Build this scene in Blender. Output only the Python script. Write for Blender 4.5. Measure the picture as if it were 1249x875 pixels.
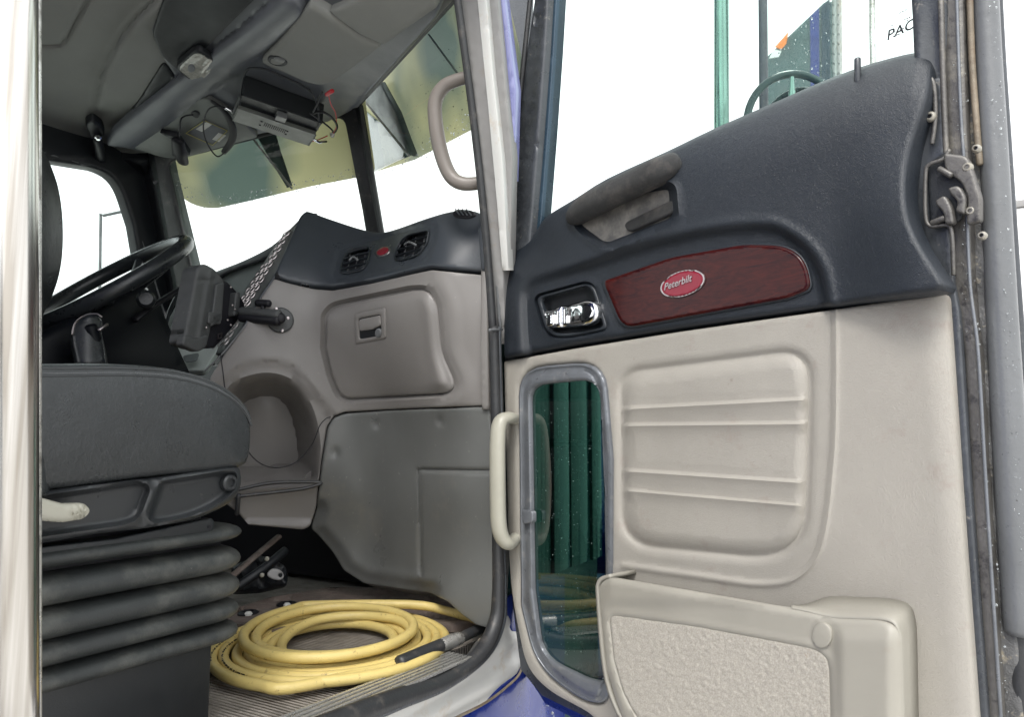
import bpy, bmesh, math, random
import numpy as np
from mathutils import Vector, Matrix
from mathutils.geometry import delaunay_2d_cdt
random.seed(7); rng = np.random.default_rng(7)
for o in list(bpy.data.objects): bpy.data.objects.remove(o)
SC = bpy.context.scene; COL = SC.collection
R = math.radians
# ------------------------------------------------------------------ camera, world, sun, exposure
F, CX, CY = 900.0, 624.5, 437.5
PITCH, YAW = R(5.87), R(30.5)
EYE = np.array([0.0, 0.0, 1.65])
cam = bpy.data.cameras.new('camera'); camo = bpy.data.objects.new('camera', cam); COL.objects.link(camo)
camo.location = EYE; camo.rotation_euler = (R(90) + PITCH, 0, YAW)
cam.sensor_width = 36; cam.lens = 36 * F / 1249; cam.clip_start = .02; cam.clip_end = 2000
SC.camera = camo
W = bpy.data.worlds.new('World'); SC.world = W; W.use_nodes = True
nt = W.node_tree; bg = nt.nodes['Background']
SUN_EL, SUN_AZ = R(52), R(165)      # high overcast sun behind the right shoulder
sky = nt.nodes.new('ShaderNodeTexSky'); sky.sky_type = 'NISHITA'; sky.sun_disc = False
sky.sun_elevation = SUN_EL; sky.sun_rotation = SUN_AZ; sky.air_density = 1; sky.dust_density = 4
hs = nt.nodes.new('ShaderNodeHueSaturation'); hs.inputs['Saturation'].default_value = .10; hs.inputs['Value'].default_value = 1.25
mx = nt.nodes.new('ShaderNodeMixRGB'); mx.inputs['Fac'].default_value = .6; mx.inputs['Color2'].default_value = (9.6, 9.8, 10.0, 1)
nt.links.new(sky.outputs[0], hs.inputs['Color']); nt.links.new(hs.outputs[0], mx.inputs['Color1'])
nt.links.new(mx.outputs[0], bg.inputs[0]); bg.inputs[1].default_value = .15
sun = bpy.data.lights.new('sun', 'SUN'); sun.energy = 1.2; sun.angle = R(14); sun.color = (1, .96, .9)
so = bpy.data.objects.new('sun', sun); COL.objects.link(so)
so.rotation_euler = (R(90) - SUN_EL, 0, math.pi - SUN_AZ)
vs = SC.view_settings; vs.view_transform = 'Standard'; vs.look = 'None'; vs.exposure = .85; vs.gamma = 1
SC.cycles.max_bounces = 9; SC.cycles.transparent_max_bounces = 16; SC.cycles.caustics_reflective = False

# ------------------------------------------------------------------ geometry helpers
Rm = np.array(camo.rotation_euler.to_matrix())
VD = np.array([-math.sin(YAW), math.cos(YAW), 0.0])
def rays(x, y):
    x = np.asarray(x, float); y = np.asarray(y, float)
    d = np.stack([(x - CX) / F, (CY - y) / F, -np.ones_like(x)], -1) @ Rm.T
    return d / (d @ VD)[..., None]
def P(x, y, t): return EYE + t * rays(x, y)
def unit(v): v = np.asarray(v, float); return v / np.linalg.norm(v)
class Plane:
    """real plane in the cab: traced outlines are laid on it"""
    def __init__(s, O, N): 
        s.O = np.asarray(O, float); s.N = unit(N)
        if (EYE - s.O) @ s.N < 0: s.N = -s.N
    def off(s, h): return Plane2(s.O + s.N * h, s.N)
    def t(s, x, y): return ((s.O - EYE) @ s.N) / (rays(x, y) @ s.N)
    def at(s, x, y, h=0.0):
        x = np.asarray(x, float); y = np.asarray(y, float); h = np.asarray(h, float)
        r = rays(x, y); b = EYE + r * (((s.O - EYE) @ s.N) / (r @ s.N))[..., None]
        return b + s.N * h[..., None]
class Plane2(Plane):
    def __init__(s, O, N): s.O = O; s.N = N
def plane3(a, b, c):
    A, B, Cc = P(*a), P(*b), P(*c)
    return Plane(A, np.cross(B - A, Cc - A))
class Field:
    """smooth free-form surface through depth control points (x, y, distance)"""
    def __init__(s, pts, reg=0.0):
        p = np.array(pts, float); s.p = p[:, :2] / 100; n = len(p)
        K = s.k(s.p, s.p) + reg * np.eye(n); Q = np.c_[np.ones(n), s.p]
        A = np.block([[K, Q], [Q.T, np.zeros((3, 3))]])
        s.w = np.linalg.solve(A, np.r_[1 / p[:, 2], 0, 0, 0]); s.h0 = 0.0
    @staticmethod
    def k(a, b):
        r2 = ((a[:, None] - b[None]) ** 2).sum(-1); return np.where(r2 > 1e-12, r2 * np.log(r2 + 1e-12), 0)
    def off(s, h):
        import copy; c = copy.copy(s); c.h0 = s.h0 + h; return c
    def t(s, x, y):
        q = np.stack([np.asarray(x, float).ravel(), np.asarray(y, float).ravel()], -1) / 100
        v = s.k(q, s.p) @ s.w[:-3] + np.c_[np.ones(len(q)), q] @ s.w[-3:]
        return (1 / v).reshape(np.shape(x))
    def base(s, x, y): return EYE + rays(x, y) * s.t(x, y)[..., None]
    def at(s, x, y, h=0.0):
        x = np.asarray(x, float); y = np.asarray(y, float)
        b = s.base(x, y); n = np.cross(s.base(x, y + 1) - b, s.base(x + 1, y) - b)
        n /= np.linalg.norm(n, axis=-1)[..., None]
        sg = np.sign(((EYE - b) * n).sum(-1)); n = n * sg[..., None]
        return b + n * (np.asarray(h, float) + s.h0)[..., None]

def fil(pts, n=5):
    """closed polygon with rounded corners, entries (x, y[, radius])"""
    out = []; m = len(pts)
    for i in range(m):
        a, b, c = np.array(pts[i-1][:2], float), np.array(pts[i][:2], float), np.array(pts[(i+1) % m][:2], float)
        r = pts[i][2] if len(pts[i]) > 2 else 0
        if r <= 0: out.append(tuple(b)); continue
        la, lc = np.linalg.norm(a-b), np.linalg.norm(c-b)
        p = b + (a-b) * min(r/la, .49); q = b + (c-b) * min(r/lc, .49)
        for k in range(n+1):
            s = k/n; out.append(tuple((1-s)**2*p + 2*s*(1-s)*b + s*s*q))
    return out
def spl(pts, closed=False, n=6):
    p = np.array(pts, float); m = len(p); out = []
    for i in range(m if closed else m-1):
        g = (lambda j: p[j % m]) if closed else (lambda j: p[min(max(j, 0), m-1)])
        a, b, c, d = g(i-1), g(i), g(i+1), g(i+2)
        for k in range(n):
            t = k/n
            out.append(.5*((2*b)+(c-a)*t+(2*a-5*b+4*c-d)*t*t+(3*b-a-3*c+d)*t**3))
    if not closed: out.append(p[-1])
    return np.array(out)
def ell(cx, cy, a, b, rot=0, n=28):
    c, s = math.cos(R(rot)), math.sin(R(rot))
    return [(cx+a*math.cos(q)*c-b*math.sin(q)*s, cy+a*math.cos(q)*s+b*math.sin(q)*c) for q in np.linspace(0, 2*math.pi, n, endpoint=False)]
def dist(X, Y, poly, closed=True):
    p = np.array(poly, float)[:, :2]; a = p if closed else p[:-1]; b = np.roll(p, -1, 0) if closed else p[1:]
    q = np.stack([np.ravel(X), np.ravel(Y)], -1); out = np.full(len(q), 1e9)
    for s in range(0, len(q), 4000):
        w = q[s:s+4000, None] - a[None]; e = (b-a)[None]
        t = np.clip((w*e).sum(-1) / np.maximum((e*e).sum(-1), 1e-12), 0, 1)
        out[s:s+4000] = np.sqrt(((w - e*t[..., None])**2).sum(-1)).min(1)
    return out.reshape(np.shape(X))
def inside(X, Y, poly):
    p = np.array(poly, float)[:, :2]; q = np.roll(p, -1, 0); X = np.asarray(X, float); Y = np.asarray(Y, float)
    r = np.zeros(X.shape, bool)
    for (x1, y1), (x2, y2) in zip(p, q):
        if y1 == y2: continue
        c = ((y1 > Y) != (y2 > Y)) & (X < (x2-x1)*(Y-y1)/(y2-y1)+x1); r ^= c
    return r
def sd(X, Y, poly): d = dist(X, Y, poly); return np.where(inside(X, Y, poly), -d, d)
def ss(a, b, x): t = np.clip((x-a)/(b-a), 0, 1); return t*t*(3-2*t)
def resample(poly, sp, keep=True):
    out = []; m = len(poly)
    for i in range(m):
        a, b = np.array(poly[i][:2], float), np.array(poly[(i+1) % m][:2], float); L = np.linalg.norm(b-a)
        if L < 1e-3: continue
        k = max(1, int(round(L/sp)))
        for j in range(k): out.append(a+(b-a)*j/k)
    o2 = [out[0]]
    for q in out[1:]:
        if np.linalg.norm(q-o2[-1]) > sp*.25: o2.append(q)
    if np.linalg.norm(o2[-1]-o2[0]) < sp*.2: o2.pop()
    return np.array(o2)

def mk(name, verts, faces, mat=None, parent=None, smooth=True, sharp=35):
    v = np.array(verts, float); org = np.array([(v[:, 0].min()+v[:, 0].max())/2, (v[:, 1].min()+v[:, 1].max())/2, v[:, 2].min()])
    me = bpy.data.meshes.new(name); me.from_pydata([tuple(q) for q in (v-org)], [], [tuple(int(i) for i in f) for f in faces]); me.update()
    if smooth:
        me.polygons.foreach_set('use_smooth', [True]*len(me.polygons))
        if sharp: me.set_sharp_from_angle(angle=R(sharp))
    if mat: me.materials.append(mat)
    o = bpy.data.objects.new(name, me); COL.objects.link(o)
    if parent is not None:
        o.parent = parent; org = org - wloc(parent)
    o.location = org
    return o
def wloc(o):
    l = np.zeros(3)
    while o is not None: l += np.array(o.location); o = o.parent
    return l
def root(name, loc, label=None, cat=None, group=None, kind=None):
    o = bpy.data.objects.new(name, None); COL.objects.link(o); o.location = loc; o.empty_display_size = .05
    return tag(o, label, cat, group, kind)
def tag(o, label=None, cat=None, group=None, kind=None):
    for k, v in (('label', label), ('category', cat), ('group', group), ('kind', kind)):
        if v: o[k] = v
    return o
def relief(name, S, outline, mat, parent=None, sp=8, hf=None, h=0.0, r=.003, t=.01, holes=(), sharp=50, back=False, feat=()):
    S2 = S.off(h) if h else S
    loops = [resample(outline, sp)] + [resample(q, sp) for q in holes]
    al = np.concatenate(loops); nb = len(al)
    tt = float(np.mean(S2.t(al[:, 0], al[:, 1]))); pm = F/tt; rp = max(r*pm, .01)
    x0, y0 = loops[0].min(0); x1, y1 = loops[0].max(0)
    gx, gy = np.meshgrid(np.arange(x0+sp/2, x1, sp), np.arange(y0+sp/2, y1, sp)); gx = gx.copy(); gx[1::2] += sp/2
    gx = gx.ravel(); gy = gy.ravel()
    def ok(X, Y, m):
        k = inside(X, Y, loops[0])
        for q in loops[1:]: k &= ~inside(X, Y, q)
        for q in loops: k &= dist(X, Y, q) > m
        return k
    gk = ok(gx, gy, max(rp*1.25, sp*.45)); fp = []
    for line, closed, offs in feat:       # rows of vertices that follow creases and ridges
        ln_ = resample(list(map(tuple, line)), sp*.8) if closed else np.array(line, float)
        if not closed:
            q = [ln_[0]]; 
            for a_, b_ in zip(ln_[:-1], ln_[1:]):
                k_ = max(1, int(np.linalg.norm(b_-a_)/(sp*.8))); q += [a_+(b_-a_)*(j+1)/k_ for j in range(k_)]
            ln_ = np.array(q)
        nx = (np.roll(ln_, -1, 0)-np.roll(ln_, 1, 0)) if closed else np.gradient(ln_, axis=0)
        n = np.stack([-nx[:, 1], nx[:, 0]], -1); n /= np.maximum(np.linalg.norm(n, axis=1), 1e-9)[:, None]
        gk &= dist(gx, gy, ln_, closed) > max(abs(o_) for o_ in offs)+sp*.4
        for o_ in offs:
            q = ln_+n*o_; kk = ok(q[:, 0], q[:, 1], max(rp*1.1, 1.0)) & (dist(q[:, 0], q[:, 1], ln_, closed) > abs(o_)*.85); 
            for p2, l2, c2, o2 in [(None, *f_) for f_ in feat if f_[0] is not line]: kk &= dist(q[:, 0], q[:, 1], l2, c2) > .8
            fp.append(q[kk])
    pts = [al, np.stack([gx[gk], gy[gk]], -1)]+fp
    if r > 0:
        for lp in loops:
            nx = np.roll(lp, -1, 0) - np.roll(lp, 1, 0); n = np.stack([-nx[:, 1], nx[:, 0]], -1); n /= np.maximum(np.linalg.norm(n, axis=1), 1e-9)[:, None]
            for f in (.25, 1.0):
                for sg in (1, -1):
                    q = lp + n*rp*f*sg; kk = ok(q[:, 0], q[:, 1], rp*f*.93); pts.append(q[kk])
    pts = np.concatenate(pts); eds = []; b = 0
    for lp in loops:
        m = len(lp); eds += [(b+i, b+(i+1) % m) for i in range(m)]; b += m
    res = delaunay_2d_cdt([Vector(p) for p in pts], eds, [], 0, 1e-5)
    v2 = np.array([(p[0], p[1]) for p in res[0]]); tr = np.array([f for f in res[2] if len(f) == 3])
    c = v2[tr].mean(1); k = inside(c[:, 0], c[:, 1], loops[0])
    for q in loops[1:]: k &= ~inside(c[:, 0], c[:, 1], q)
    tr = tr[k]; X, Y = v2[:, 0], v2[:, 1]
    dd = np.min([dist(X, Y, q) for q in loops], 0)
    hh = np.zeros(len(v2)) if hf is None else hf(X, Y)*np.ones(len(v2))
    edge = hh*0
    if r > 0: u = np.clip(1-dd/rp, 0, 1); edge = -r*(1-np.sqrt(np.maximum(1-u*u, 0)))
    ry = rays(X, Y); B0 = S2.at(X, Y, 0*hh); e_ = 1e-3; NN = (S2.at(X, Y, 0*hh+e_)-B0)/e_; dn_ = (ry*NN).sum(-1); dn_ = np.where(np.abs(dn_) < .25, -.25, dn_)
    V = B0+ry*(hh/dn_)[:, None]+NN*edge[:, None]
    # orient to the viewer
    a, b_, c_ = V[tr[:, 0]], V[tr[:, 1]], V[tr[:, 2]]
    fn = np.cross(b_-a, c_-a); fl = ((EYE-a)*fn).sum(-1) < 0; tr[fl] = tr[fl][:, ::-1]
    ec = {}
    for f in tr:
        for i in range(3):
            e = (int(f[i]), int(f[(i+1) % 3])); ec[e] = 1
    bnd = [e for e in ec if (e[1], e[0]) not in ec]
    bv = sorted({i for e in bnd for i in e}); idx = {q: len(V)+j for j, q in enumerate(bv)}
    VB = V[bv]-NN[bv]*(t+edge[bv])[:, None]
    faces = [tuple(f) for f in tr] + [(e[1], e[0], idx[e[0]], idx[e[1]]) for e in bnd]
    allV = np.concatenate([V, VB])
    if back:
        n0 = len(allV); bk = V-NN*(t+edge)[:, None]; allV = np.concatenate([allV, bk]); faces += [tuple(int(i)+n0 for i in f[::-1]) for f in tr]
    o = mk(name, allV, faces, mat, parent, True, sharp)
    return o
def frames(p, closed=False):
    p = np.array(p, float); n = len(p)
    T = np.array([unit((p[(i+1) % n] if closed else p[min(i+1, n-1)]) - (p[i-1] if (closed or i) else p[0])) for i in range(n)])
    u = unit(np.cross(T[0], [0.13, .27, 1] if abs(T[0][2]) < .9 else [1, .1, 0])); U = [u]
    for i in range(1, n): u = unit(U[-1] - T[i]*(U[-1] @ T[i])); U.append(u)
    return p, T, np.array(U), np.array([np.cross(T[i], U[i]) for i in range(n)])
def tube(name, pts, rad, mat, parent=None, closed=False, seg=12, smooth_path=6, flat=1.0, up=None, capr=True):
    p = spl(pts, closed, smooth_path) if smooth_path else np.array(pts, float)
    rad = np.interp(np.linspace(0, 1, len(p)), np.linspace(0, 1, len(np.atleast_1d(rad))), np.atleast_1d(rad)) if np.ndim(rad) else np.full(len(p), rad)
    p, T, U, B = frames(p, closed)
    if up is not None:
        for i in range(len(p)):
            b = np.asarray(up, float); U[i] = unit(b - T[i]*(b @ T[i])); B[i] = np.cross(T[i], U[i])
    if not closed and capr:     # rounded ends
        a = [(p[0]-T[0]*rad[0]*.5*s, rad[0]*q) for s, q in ((1, .25), (.8, .65), (.4, .9))]
        z = [(p[-1]+T[-1]*rad[-1]*.5*s, rad[-1]*q) for s, q in ((.4, .9), (.8, .65), (1, .25))]
        p = np.array([q[0] for q in a]+list(p)+[q[0] for q in z]); rad = np.array([q[1] for q in a]+list(rad)+[q[1] for q in z])
        U = np.array([U[0]]*3+list(U)+[U[-1]]*3); B = np.array([B[0]]*3+list(B)+[B[-1]]*3)
    n = len(p); V = []; Fc = []
    for i in range(n):
        for k in range(seg):
            a = 2*math.pi*k/seg; V.append(p[i]+rad[i]*(U[i]*math.cos(a)+B[i]*math.sin(a)*flat))
    for i in range(n if closed else n-1):
        j = (i+1) % n
        for k in range(seg): l = (k+1) % seg; Fc.append((i*seg+k, i*seg+l, j*seg+l, j*seg+k))
    if not closed: Fc.append(tuple(range(seg))[::-1]); Fc.append(tuple((n-1)*seg+k for k in range(seg)))
    return mk(name, V, Fc, mat, parent)
def lathe(name, O, axis, prof, mat, parent=None, seg=24):
    """prof: (radius, distance along the axis)"""
    A = unit(axis); U = unit(np.cross(A, [0.1, .2, 1] if abs(A[2]) < .9 else [1, 0, 0])); B = np.cross(A, U); V = []; Fc = []
    for r_, z in prof:
        for k in range(seg): a = 2*math.pi*k/seg; V.append(np.asarray(O)+A*z+r_*(U*math.cos(a)+B*math.sin(a)))
    for i in range(len(prof)-1):
        for k in range(seg): l = (k+1) % seg; Fc.append((i*seg+k, i*seg+l, (i+1)*seg+l, (i+1)*seg+k))
    Fc.append(tuple(range(seg))[::-1]); Fc.append(tuple((len(prof)-1)*seg+k for k in range(seg)))
    return mk(name, V, Fc, mat, parent)
def boxv(c, X, Y, Z, bev=.003, seg=2):
    """vertices and faces of a bevelled box with half-axis vectors X, Y, Z"""
    bm = bmesh.new(); bmesh.ops.create_cube(bm, size=2)
    X, Y, Z = map(lambda q: np.asarray(q, float), (X, Y, Z)); c = np.asarray(c, float)
    if np.cross(X, Y) @ Z < 0: X = -X
    for v in bm.verts: q = c+X*v.co.x+Y*v.co.y+Z*v.co.z; v.co = Vector(q)
    if bev: bmesh.ops.bevel(bm, geom=list(bm.edges), offset=bev, segments=seg, affect='EDGES', profile=.6)
    bmesh.ops.recalc_face_normals(bm, faces=bm.faces[:])
    bm.verts.index_update(); V = [tuple(v.co) for v in bm.verts]; Fc = [tuple(v.index for v in f.verts) for f in bm.faces]; bm.free(); return V, Fc
def box(name, c, X, Y, Z, mat, parent=None, bev=.003):
    V, Fc = boxv(c, X, Y, Z, bev); return mk(name, V, Fc, mat, parent, True, 50)
def abox(name, lo, hi, mat, parent=None, bev=.004):
    lo = np.array(lo, float); hi = np.array(hi, float); h = (hi-lo)/2
    return box(name, (lo+hi)/2, (h[0], 0, 0), (0, h[1], 0), (0, 0, h[2]), mat, parent, bev)
def join(name, parts, mat, parent=None, smooth=True, sharp=40):
    V = []; Fc = []
    for v, f in parts: b = len(V); V += [tuple(q) for q in v]; Fc += [tuple(int(i)+b for i in q) for q in f]
    return mk(name, V, Fc, mat, parent, smooth, sharp)
def loft(name, rows, mat, parent=None, closed=False, cap=False, sharp=40):
    """rows: equal-length lists of 3-D points"""
    n = len(rows); m = len(rows[0]); V = [q for r_ in rows for q in r_]; Fc = []
    for i in range(n-1):
        for k in range(m if closed else m-1): l = (k+1) % m; Fc.append((i*m+k, (i+1)*m+k, (i+1)*m+l, i*m+l))
    if cap: Fc.append(tuple(range(m))); Fc.append(tuple((n-1)*m+k for k in range(m))[::-1])
    o = mk(name, V, Fc, mat, parent, True, sharp)
    bm = bmesh.new(); bm.from_mesh(o.data); bmesh.ops.recalc_face_normals(bm, faces=bm.faces[:]); bm.to_mesh(o.data); bm.free(); return o
def sweep(name, path, U, Wd, prof, mat, parent=None, sharp=40, closed=False):
    """profile (a, b) swept along 3-D path; a along U[i], b along Wd[i]"""
    rows = [[np.asarray(p)+u*a+w*b for a, b in prof] for p, u, w in zip(path, U, Wd)]
    if closed: rows.append(rows[0])
    return loft(name, rows, mat, parent, True, not closed, sharp)
def drops(name, S, region, n, rmin, rmax, mat, parent, h=.0015, dens=None):
    X0, Y0 = np.array(region).min(0)[:2]; X1, Y1 = np.array(region).max(0)[:2]; parts = []
    bm = bmesh.new(); bmesh.ops.create_icosphere(bm, subdivisions=1, radius=1); bv = np.array([v.co for v in bm.verts]); bf = [[v.index for v in f.verts] for f in bm.faces]; bm.free()
    k = 0
    while k < n:
        x, y = random.uniform(X0, X1), random.uniform(Y0, Y1)
        if not inside(np.array([x]), np.array([y]), region)[0]: continue
        if dens and random.random() > dens(x, y): continue
        r_ = rmin+(rmax-rmin)*random.random()**4; c = S.at(np.array([x]), np.array([y]), np.array([h]))[0]
        parts.append((c+bv*r_*np.array([1, 1, random.uniform(.8, 1.3)]), bf)); k += 1
    return tag(join(name, parts, mat, parent), kind='stuff')
def text(name, s, S, x, y, size, xdir, mat, parent, h=.001, shear=0, ext=.0006, bold=0):
    cu = bpy.data.curves.new(name, 'FONT'); cu.body = s; cu.size = size; cu.extrude = ext; cu.shear = shear; cu.align_x = 'CENTER'; cu.align_y = 'CENTER'; cu.offset = bold; cu.resolution_u = 4
    tmp = bpy.data.objects.new('tmp', cu); COL.objects.link(tmp); bpy.context.view_layer.update()
    me = bpy.data.meshes.new_from_object(tmp.evaluated_get(bpy.context.evaluated_depsgraph_get())); bpy.data.objects.remove(tmp)
    o0 = S.at(np.array([x]), np.array([y]), np.array([h]))[0]; N = S.N; X = unit(np.asarray(xdir)-N*(np.asarray(xdir) @ N)); Y = np.cross(N, X)
    V = [o0+X*v.co.x+Y*v.co.y+N*v.co.z for v in me.vertices]; Fc = [tuple(p.vertices) for p in me.polygons]
    return mk(name, V, Fc, mat, parent, False)

# ------------------------------------------------------------------ materials
def mat(name, col, rough=.5, metal=0, grain=None, var=None, dirt=None, spec=.5, coat=0, aniso=0, fine=None, scratch=None):
    m = bpy.data.materials.new(name); m.use_nodes = True; n = m.node_tree.nodes; L = m.node_tree.links; b = n['Principled BSDF']
    b.inputs['Roughness'].default_value = rough; b.inputs['Metallic'].default_value = metal; b.inputs['Specular IOR Level'].default_value = spec
    b.inputs['Coat Weight'].default_value = coat; b.inputs['Coat Roughness'].default_value = .04; b.inputs['Base Color'].default_value = (*col, 1)
    geo = n.new('ShaderNodeNewGeometry'); src = geo.outputs['Position']; cur = None
    def noise(sc, det=4, ro=.6, v=None):
        q = n.new('ShaderNodeTexNoise'); q.inputs['Scale'].default_value = sc; q.inputs['Detail'].default_value = det; q.inputs['Roughness'].default_value = ro; L.new(v or src, q.inputs['Vector']); return q
    def mixc(fac, a, c):
        q = n.new('ShaderNodeMixRGB'); L.new(fac, q.inputs['Fac'])
        (L.new(a, q.inputs['Color1']) if not isinstance(a, tuple) else q.inputs['Color1'].__setattr__('default_value', (*a, 1)))
        (L.new(c, q.inputs['Color2']) if not isinstance(c, tuple) else q.inputs['Color2'].__setattr__('default_value', (*c, 1))); return q.outputs[0]
    def ramp(o, a, c):
        q = n.new('ShaderNodeMapRange'); q.inputs['From Min'].default_value = a; q.inputs['From Max'].default_value = c; L.new(o, q.inputs['Value']); return q.outputs[0]
    if var:
        q = noise(var[0], 5); cur = mixc(ramp(q.outputs['Fac'], .3, .7), tuple(np.clip(np.array(col)*(1-var[1]), 0, 1)), tuple(np.clip(np.array(col)*(1+var[1]), 0, 1)))
        rr = n.new('ShaderNodeMapRange'); rr.inputs['From Min'].default_value = .3; rr.inputs['From Max'].default_value = .7
        rr.inputs['To Min'].default_value = max(rough-.08, .02); rr.inputs['To Max'].default_value = min(rough+.08, 1); L.new(noise(var[0]*2.3, 4).outputs['Fac'], rr.inputs['Value']); L.new(rr.outputs[0], b.inputs['Roughness'])
    for d in (dirt or []):
        q = noise(d[1], 6, .7); f = ramp(q.outputs['Fac'], d[2], d[2]+d[3]); mm = n.new('ShaderNodeMath'); mm.operation = 'MULTIPLY'; L.new(f, mm.inputs[0]); mm.inputs[1].default_value = d[4]
        mm.use_clamp = True; cur = mixc(mm.outputs[0], cur or tuple(col), d[0])
    if scratch:      # (colour, scale, threshold, strength): thin scuff lines
        mp = n.new('ShaderNodeMapping'); mp.inputs['Rotation'].default_value = (.3, .5, .9); mp.inputs['Scale'].default_value = (scratch[1]*.22, scratch[1], scratch[1]*.3); L.new(src, mp.inputs['Vector'])
        w = noise(3, 2, .5); vm = n.new('ShaderNodeVectorMath'); vm.operation = 'MULTIPLY_ADD'; L.new(w.outputs['Color'], vm.inputs[0]); vm.inputs[1].default_value = (2.2, 2.2, 2.2); L.new(mp.outputs[0], vm.inputs[2])
        q = n.new('ShaderNodeTexVoronoi'); q.feature = 'DISTANCE_TO_EDGE'; q.inputs['Scale'].default_value = 1; L.new(vm.outputs[0], q.inputs['Vector'])
        f = ramp(q.outputs['Distance'], scratch[2], 0); br = ramp(noise(9, 3).outputs['Fac'], .5, .68); mm = n.new('ShaderNodeMath'); mm.operation = 'MULTIPLY'; L.new(f, mm.inputs[0]); L.new(br, mm.inputs[1])
        m2 = n.new('ShaderNodeMath'); m2.operation = 'MULTIPLY'; L.new(mm.outputs[0], m2.inputs[0]); m2.inputs[1].default_value = scratch[3]; m2.use_clamp = True; cur = mixc(m2.outputs[0], cur or tuple(col), scratch[0])
    if cur is not None: L.new(cur, b.inputs['Base Color'])
    last = None
    for g in [q for q in (grain, fine) if q]:
        if g[0] == 'leather':
            q = n.new('ShaderNodeTexVoronoi'); q.inputs['Scale'].default_value = g[1]; w = noise(g[1]*.5, 2)
            vm = n.new('ShaderNodeVectorMath'); vm.operation = 'MULTIPLY_ADD'; L.new(w.outputs['Color'], vm.inputs[0]); vm.inputs[1].default_value = (.02, .02, .02); L.new(src, vm.inputs[2]); L.new(vm.outputs[0], q.inputs['Vector']); out = q.outputs['Distance']
        else: out = noise(g[1], 4, .7).outputs['Fac']
        bp = n.new('ShaderNodeBump'); bp.inputs['Distance'].default_value = g[2]; bp.inputs['Strength'].default_value = 1; L.new(out, bp.inputs['Height'])
        if last: L.new(last, bp.inputs['Normal'])
        last = bp.outputs[0]
    if last: L.new(last, b.inputs['Normal'])
    return m
def glassmat(name, tint, refl=1.0, rough=0.0, ior=1.5):
    m = bpy.data.materials.new(name); m.use_nodes = True; n = m.node_tree.nodes; L = m.node_tree.links; n.clear()
    o = n.new('ShaderNodeOutputMaterial'); t = n.new('ShaderNodeBsdfTransparent'); t.inputs[0].default_value = (*tint, 1)
    g = n.new('ShaderNodeBsdfGlossy'); g.inputs['Roughness'].default_value = rough; g.inputs['Color'].default_value = (1, 1, 1, 1)
    f = n.new('ShaderNodeFresnel'); f.inputs['IOR'].default_value = ior; mm = n.new('ShaderNodeMath'); mm.operation = 'MULTIPLY'; mm.inputs[1].default_value = refl; mm.use_clamp = True
    x = n.new('ShaderNodeMixShader'); L.new(f.outputs[0], mm.inputs[0]); L.new(mm.outputs[0], x.inputs[0]); L.new(t.outputs[0], x.inputs[1]); L.new(g.outputs[0], x.inputs[2]); L.new(x.outputs[0], o.inputs[0]); return m
M = {}
M['beige'] = mat('beige_vinyl', (.322, .302, .267), .45, grain=('leather', 420, .0004), fine=('noise', 40, .0005), var=(6, .06), dirt=[((.24, .19, .16), 5, .60, .14, .5), ((.26, .21, .18), 13, .60, .12, .5), ((.18, .14, .115), 36, .68, .06, .45), ((.2, .12, .1), 90, .72, .05, .3)])
M['beige_smooth'] = mat('beige_plastic', (.285, .270, .232), .5, fine=('noise', 900, .0002), var=(9, .05), dirt=[((.25, .2, .16), 12, .62, .15, .4)])
M['black'] = mat('black_vinyl', (.014, .018, .024), .38, grain=('leather', 380, .0004), fine=('noise', 90, .0006), var=(5, .12), dirt=[((.08, .085, .09), 14, .62, .2, .25)])
M['black_smooth'] = mat('black_soft_plastic', (.013, .017, .022), .42, fine=('noise', 1500, .0001), var=(8, .1), dirt=[((.07, .075, .08), 20, .62, .2, .25)])
M['scuffed'] = mat('scuffed_black_plastic', (.040, .040, .040), .55, grain=('leather', 500, .0015), var=(20, .2), dirt=[((.16, .14, .125), 22, .5, .2, .5)])
M['taupe_worn'] = mat('worn_grey_recess', (.12, .115, .11), .55, fine=('noise', 400, .0004), var=(20, .15), dirt=[((.34, .32, .28), 18, .45, .25, .8)])
M['tan'] = mat('taupe_dash_plastic', (.178, .168, .160), .42, fine=('noise', 900, .00025), var=(5, .05), dirt=[((.32, .3, .28), 30, .66, .1, .35)])
M['kick'] = mat('grey_kick_plastic', (.112, .115, .111), .34, fine=('noise', 900, .00025), var=(5, .08), dirt=[((.27, .26, .24), 55, .64, .06, .5), ((.2, .18, .15), 6, .56, .2, .45), ((.26, .25, .23), 17, .68, .06, .45)])
M['dashblack'] = mat('dash_top_black', (.036, .042, .050), .34, fine=('noise', 1000, .0003), var=(6, .08), dirt=[((.1, .1, .1), 40, .65, .1, .3)])
M['seat'] = mat('seat_vinyl', (.027, .030, .032), .32, grain=('leather', 420, .0004), fine=('noise', 14, .003), var=(7, .15), dirt=[((.085, .06, .05), 4, .55, .2, .5)], scratch=((.10, .105, .11), 60, .008, .5))
M['seatplastic'] = mat('seat_side_plastic', (.020, .022, .024), .34, fine=('noise', 800, .0003), var=(9, .1), dirt=[((.2, .19, .17), 45, .68, .06, .4)])
M['bellows'] = mat('bellows_rubber', (.022, .025, .025), .55, fine=('noise', 300, .0006), var=(12, .15), dirt=[((.13, .13, .115), 9, .45, .25, .6), ((.35, .33, .3), 60, .7, .05, .5)])
M['basebox'] = mat('seat_base_metal', (.010, .012, .014), .45, fine=('noise', 400, .0003), var=(8, .15), dirt=[((.06, .09, .1), 20, .66, .08, .5)])
M['taupe'] = mat('taupe_handle_plastic', (.20, .178, .16), .42, fine=('noise', 900, .0002), var=(9, .06), dirt=[((.15, .12, .1), 22, .6, .15, .4)])
M['tread'] = mat('bare_aluminium', (.62, .61, .58), .3, .75, var=(30, .1))
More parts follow.
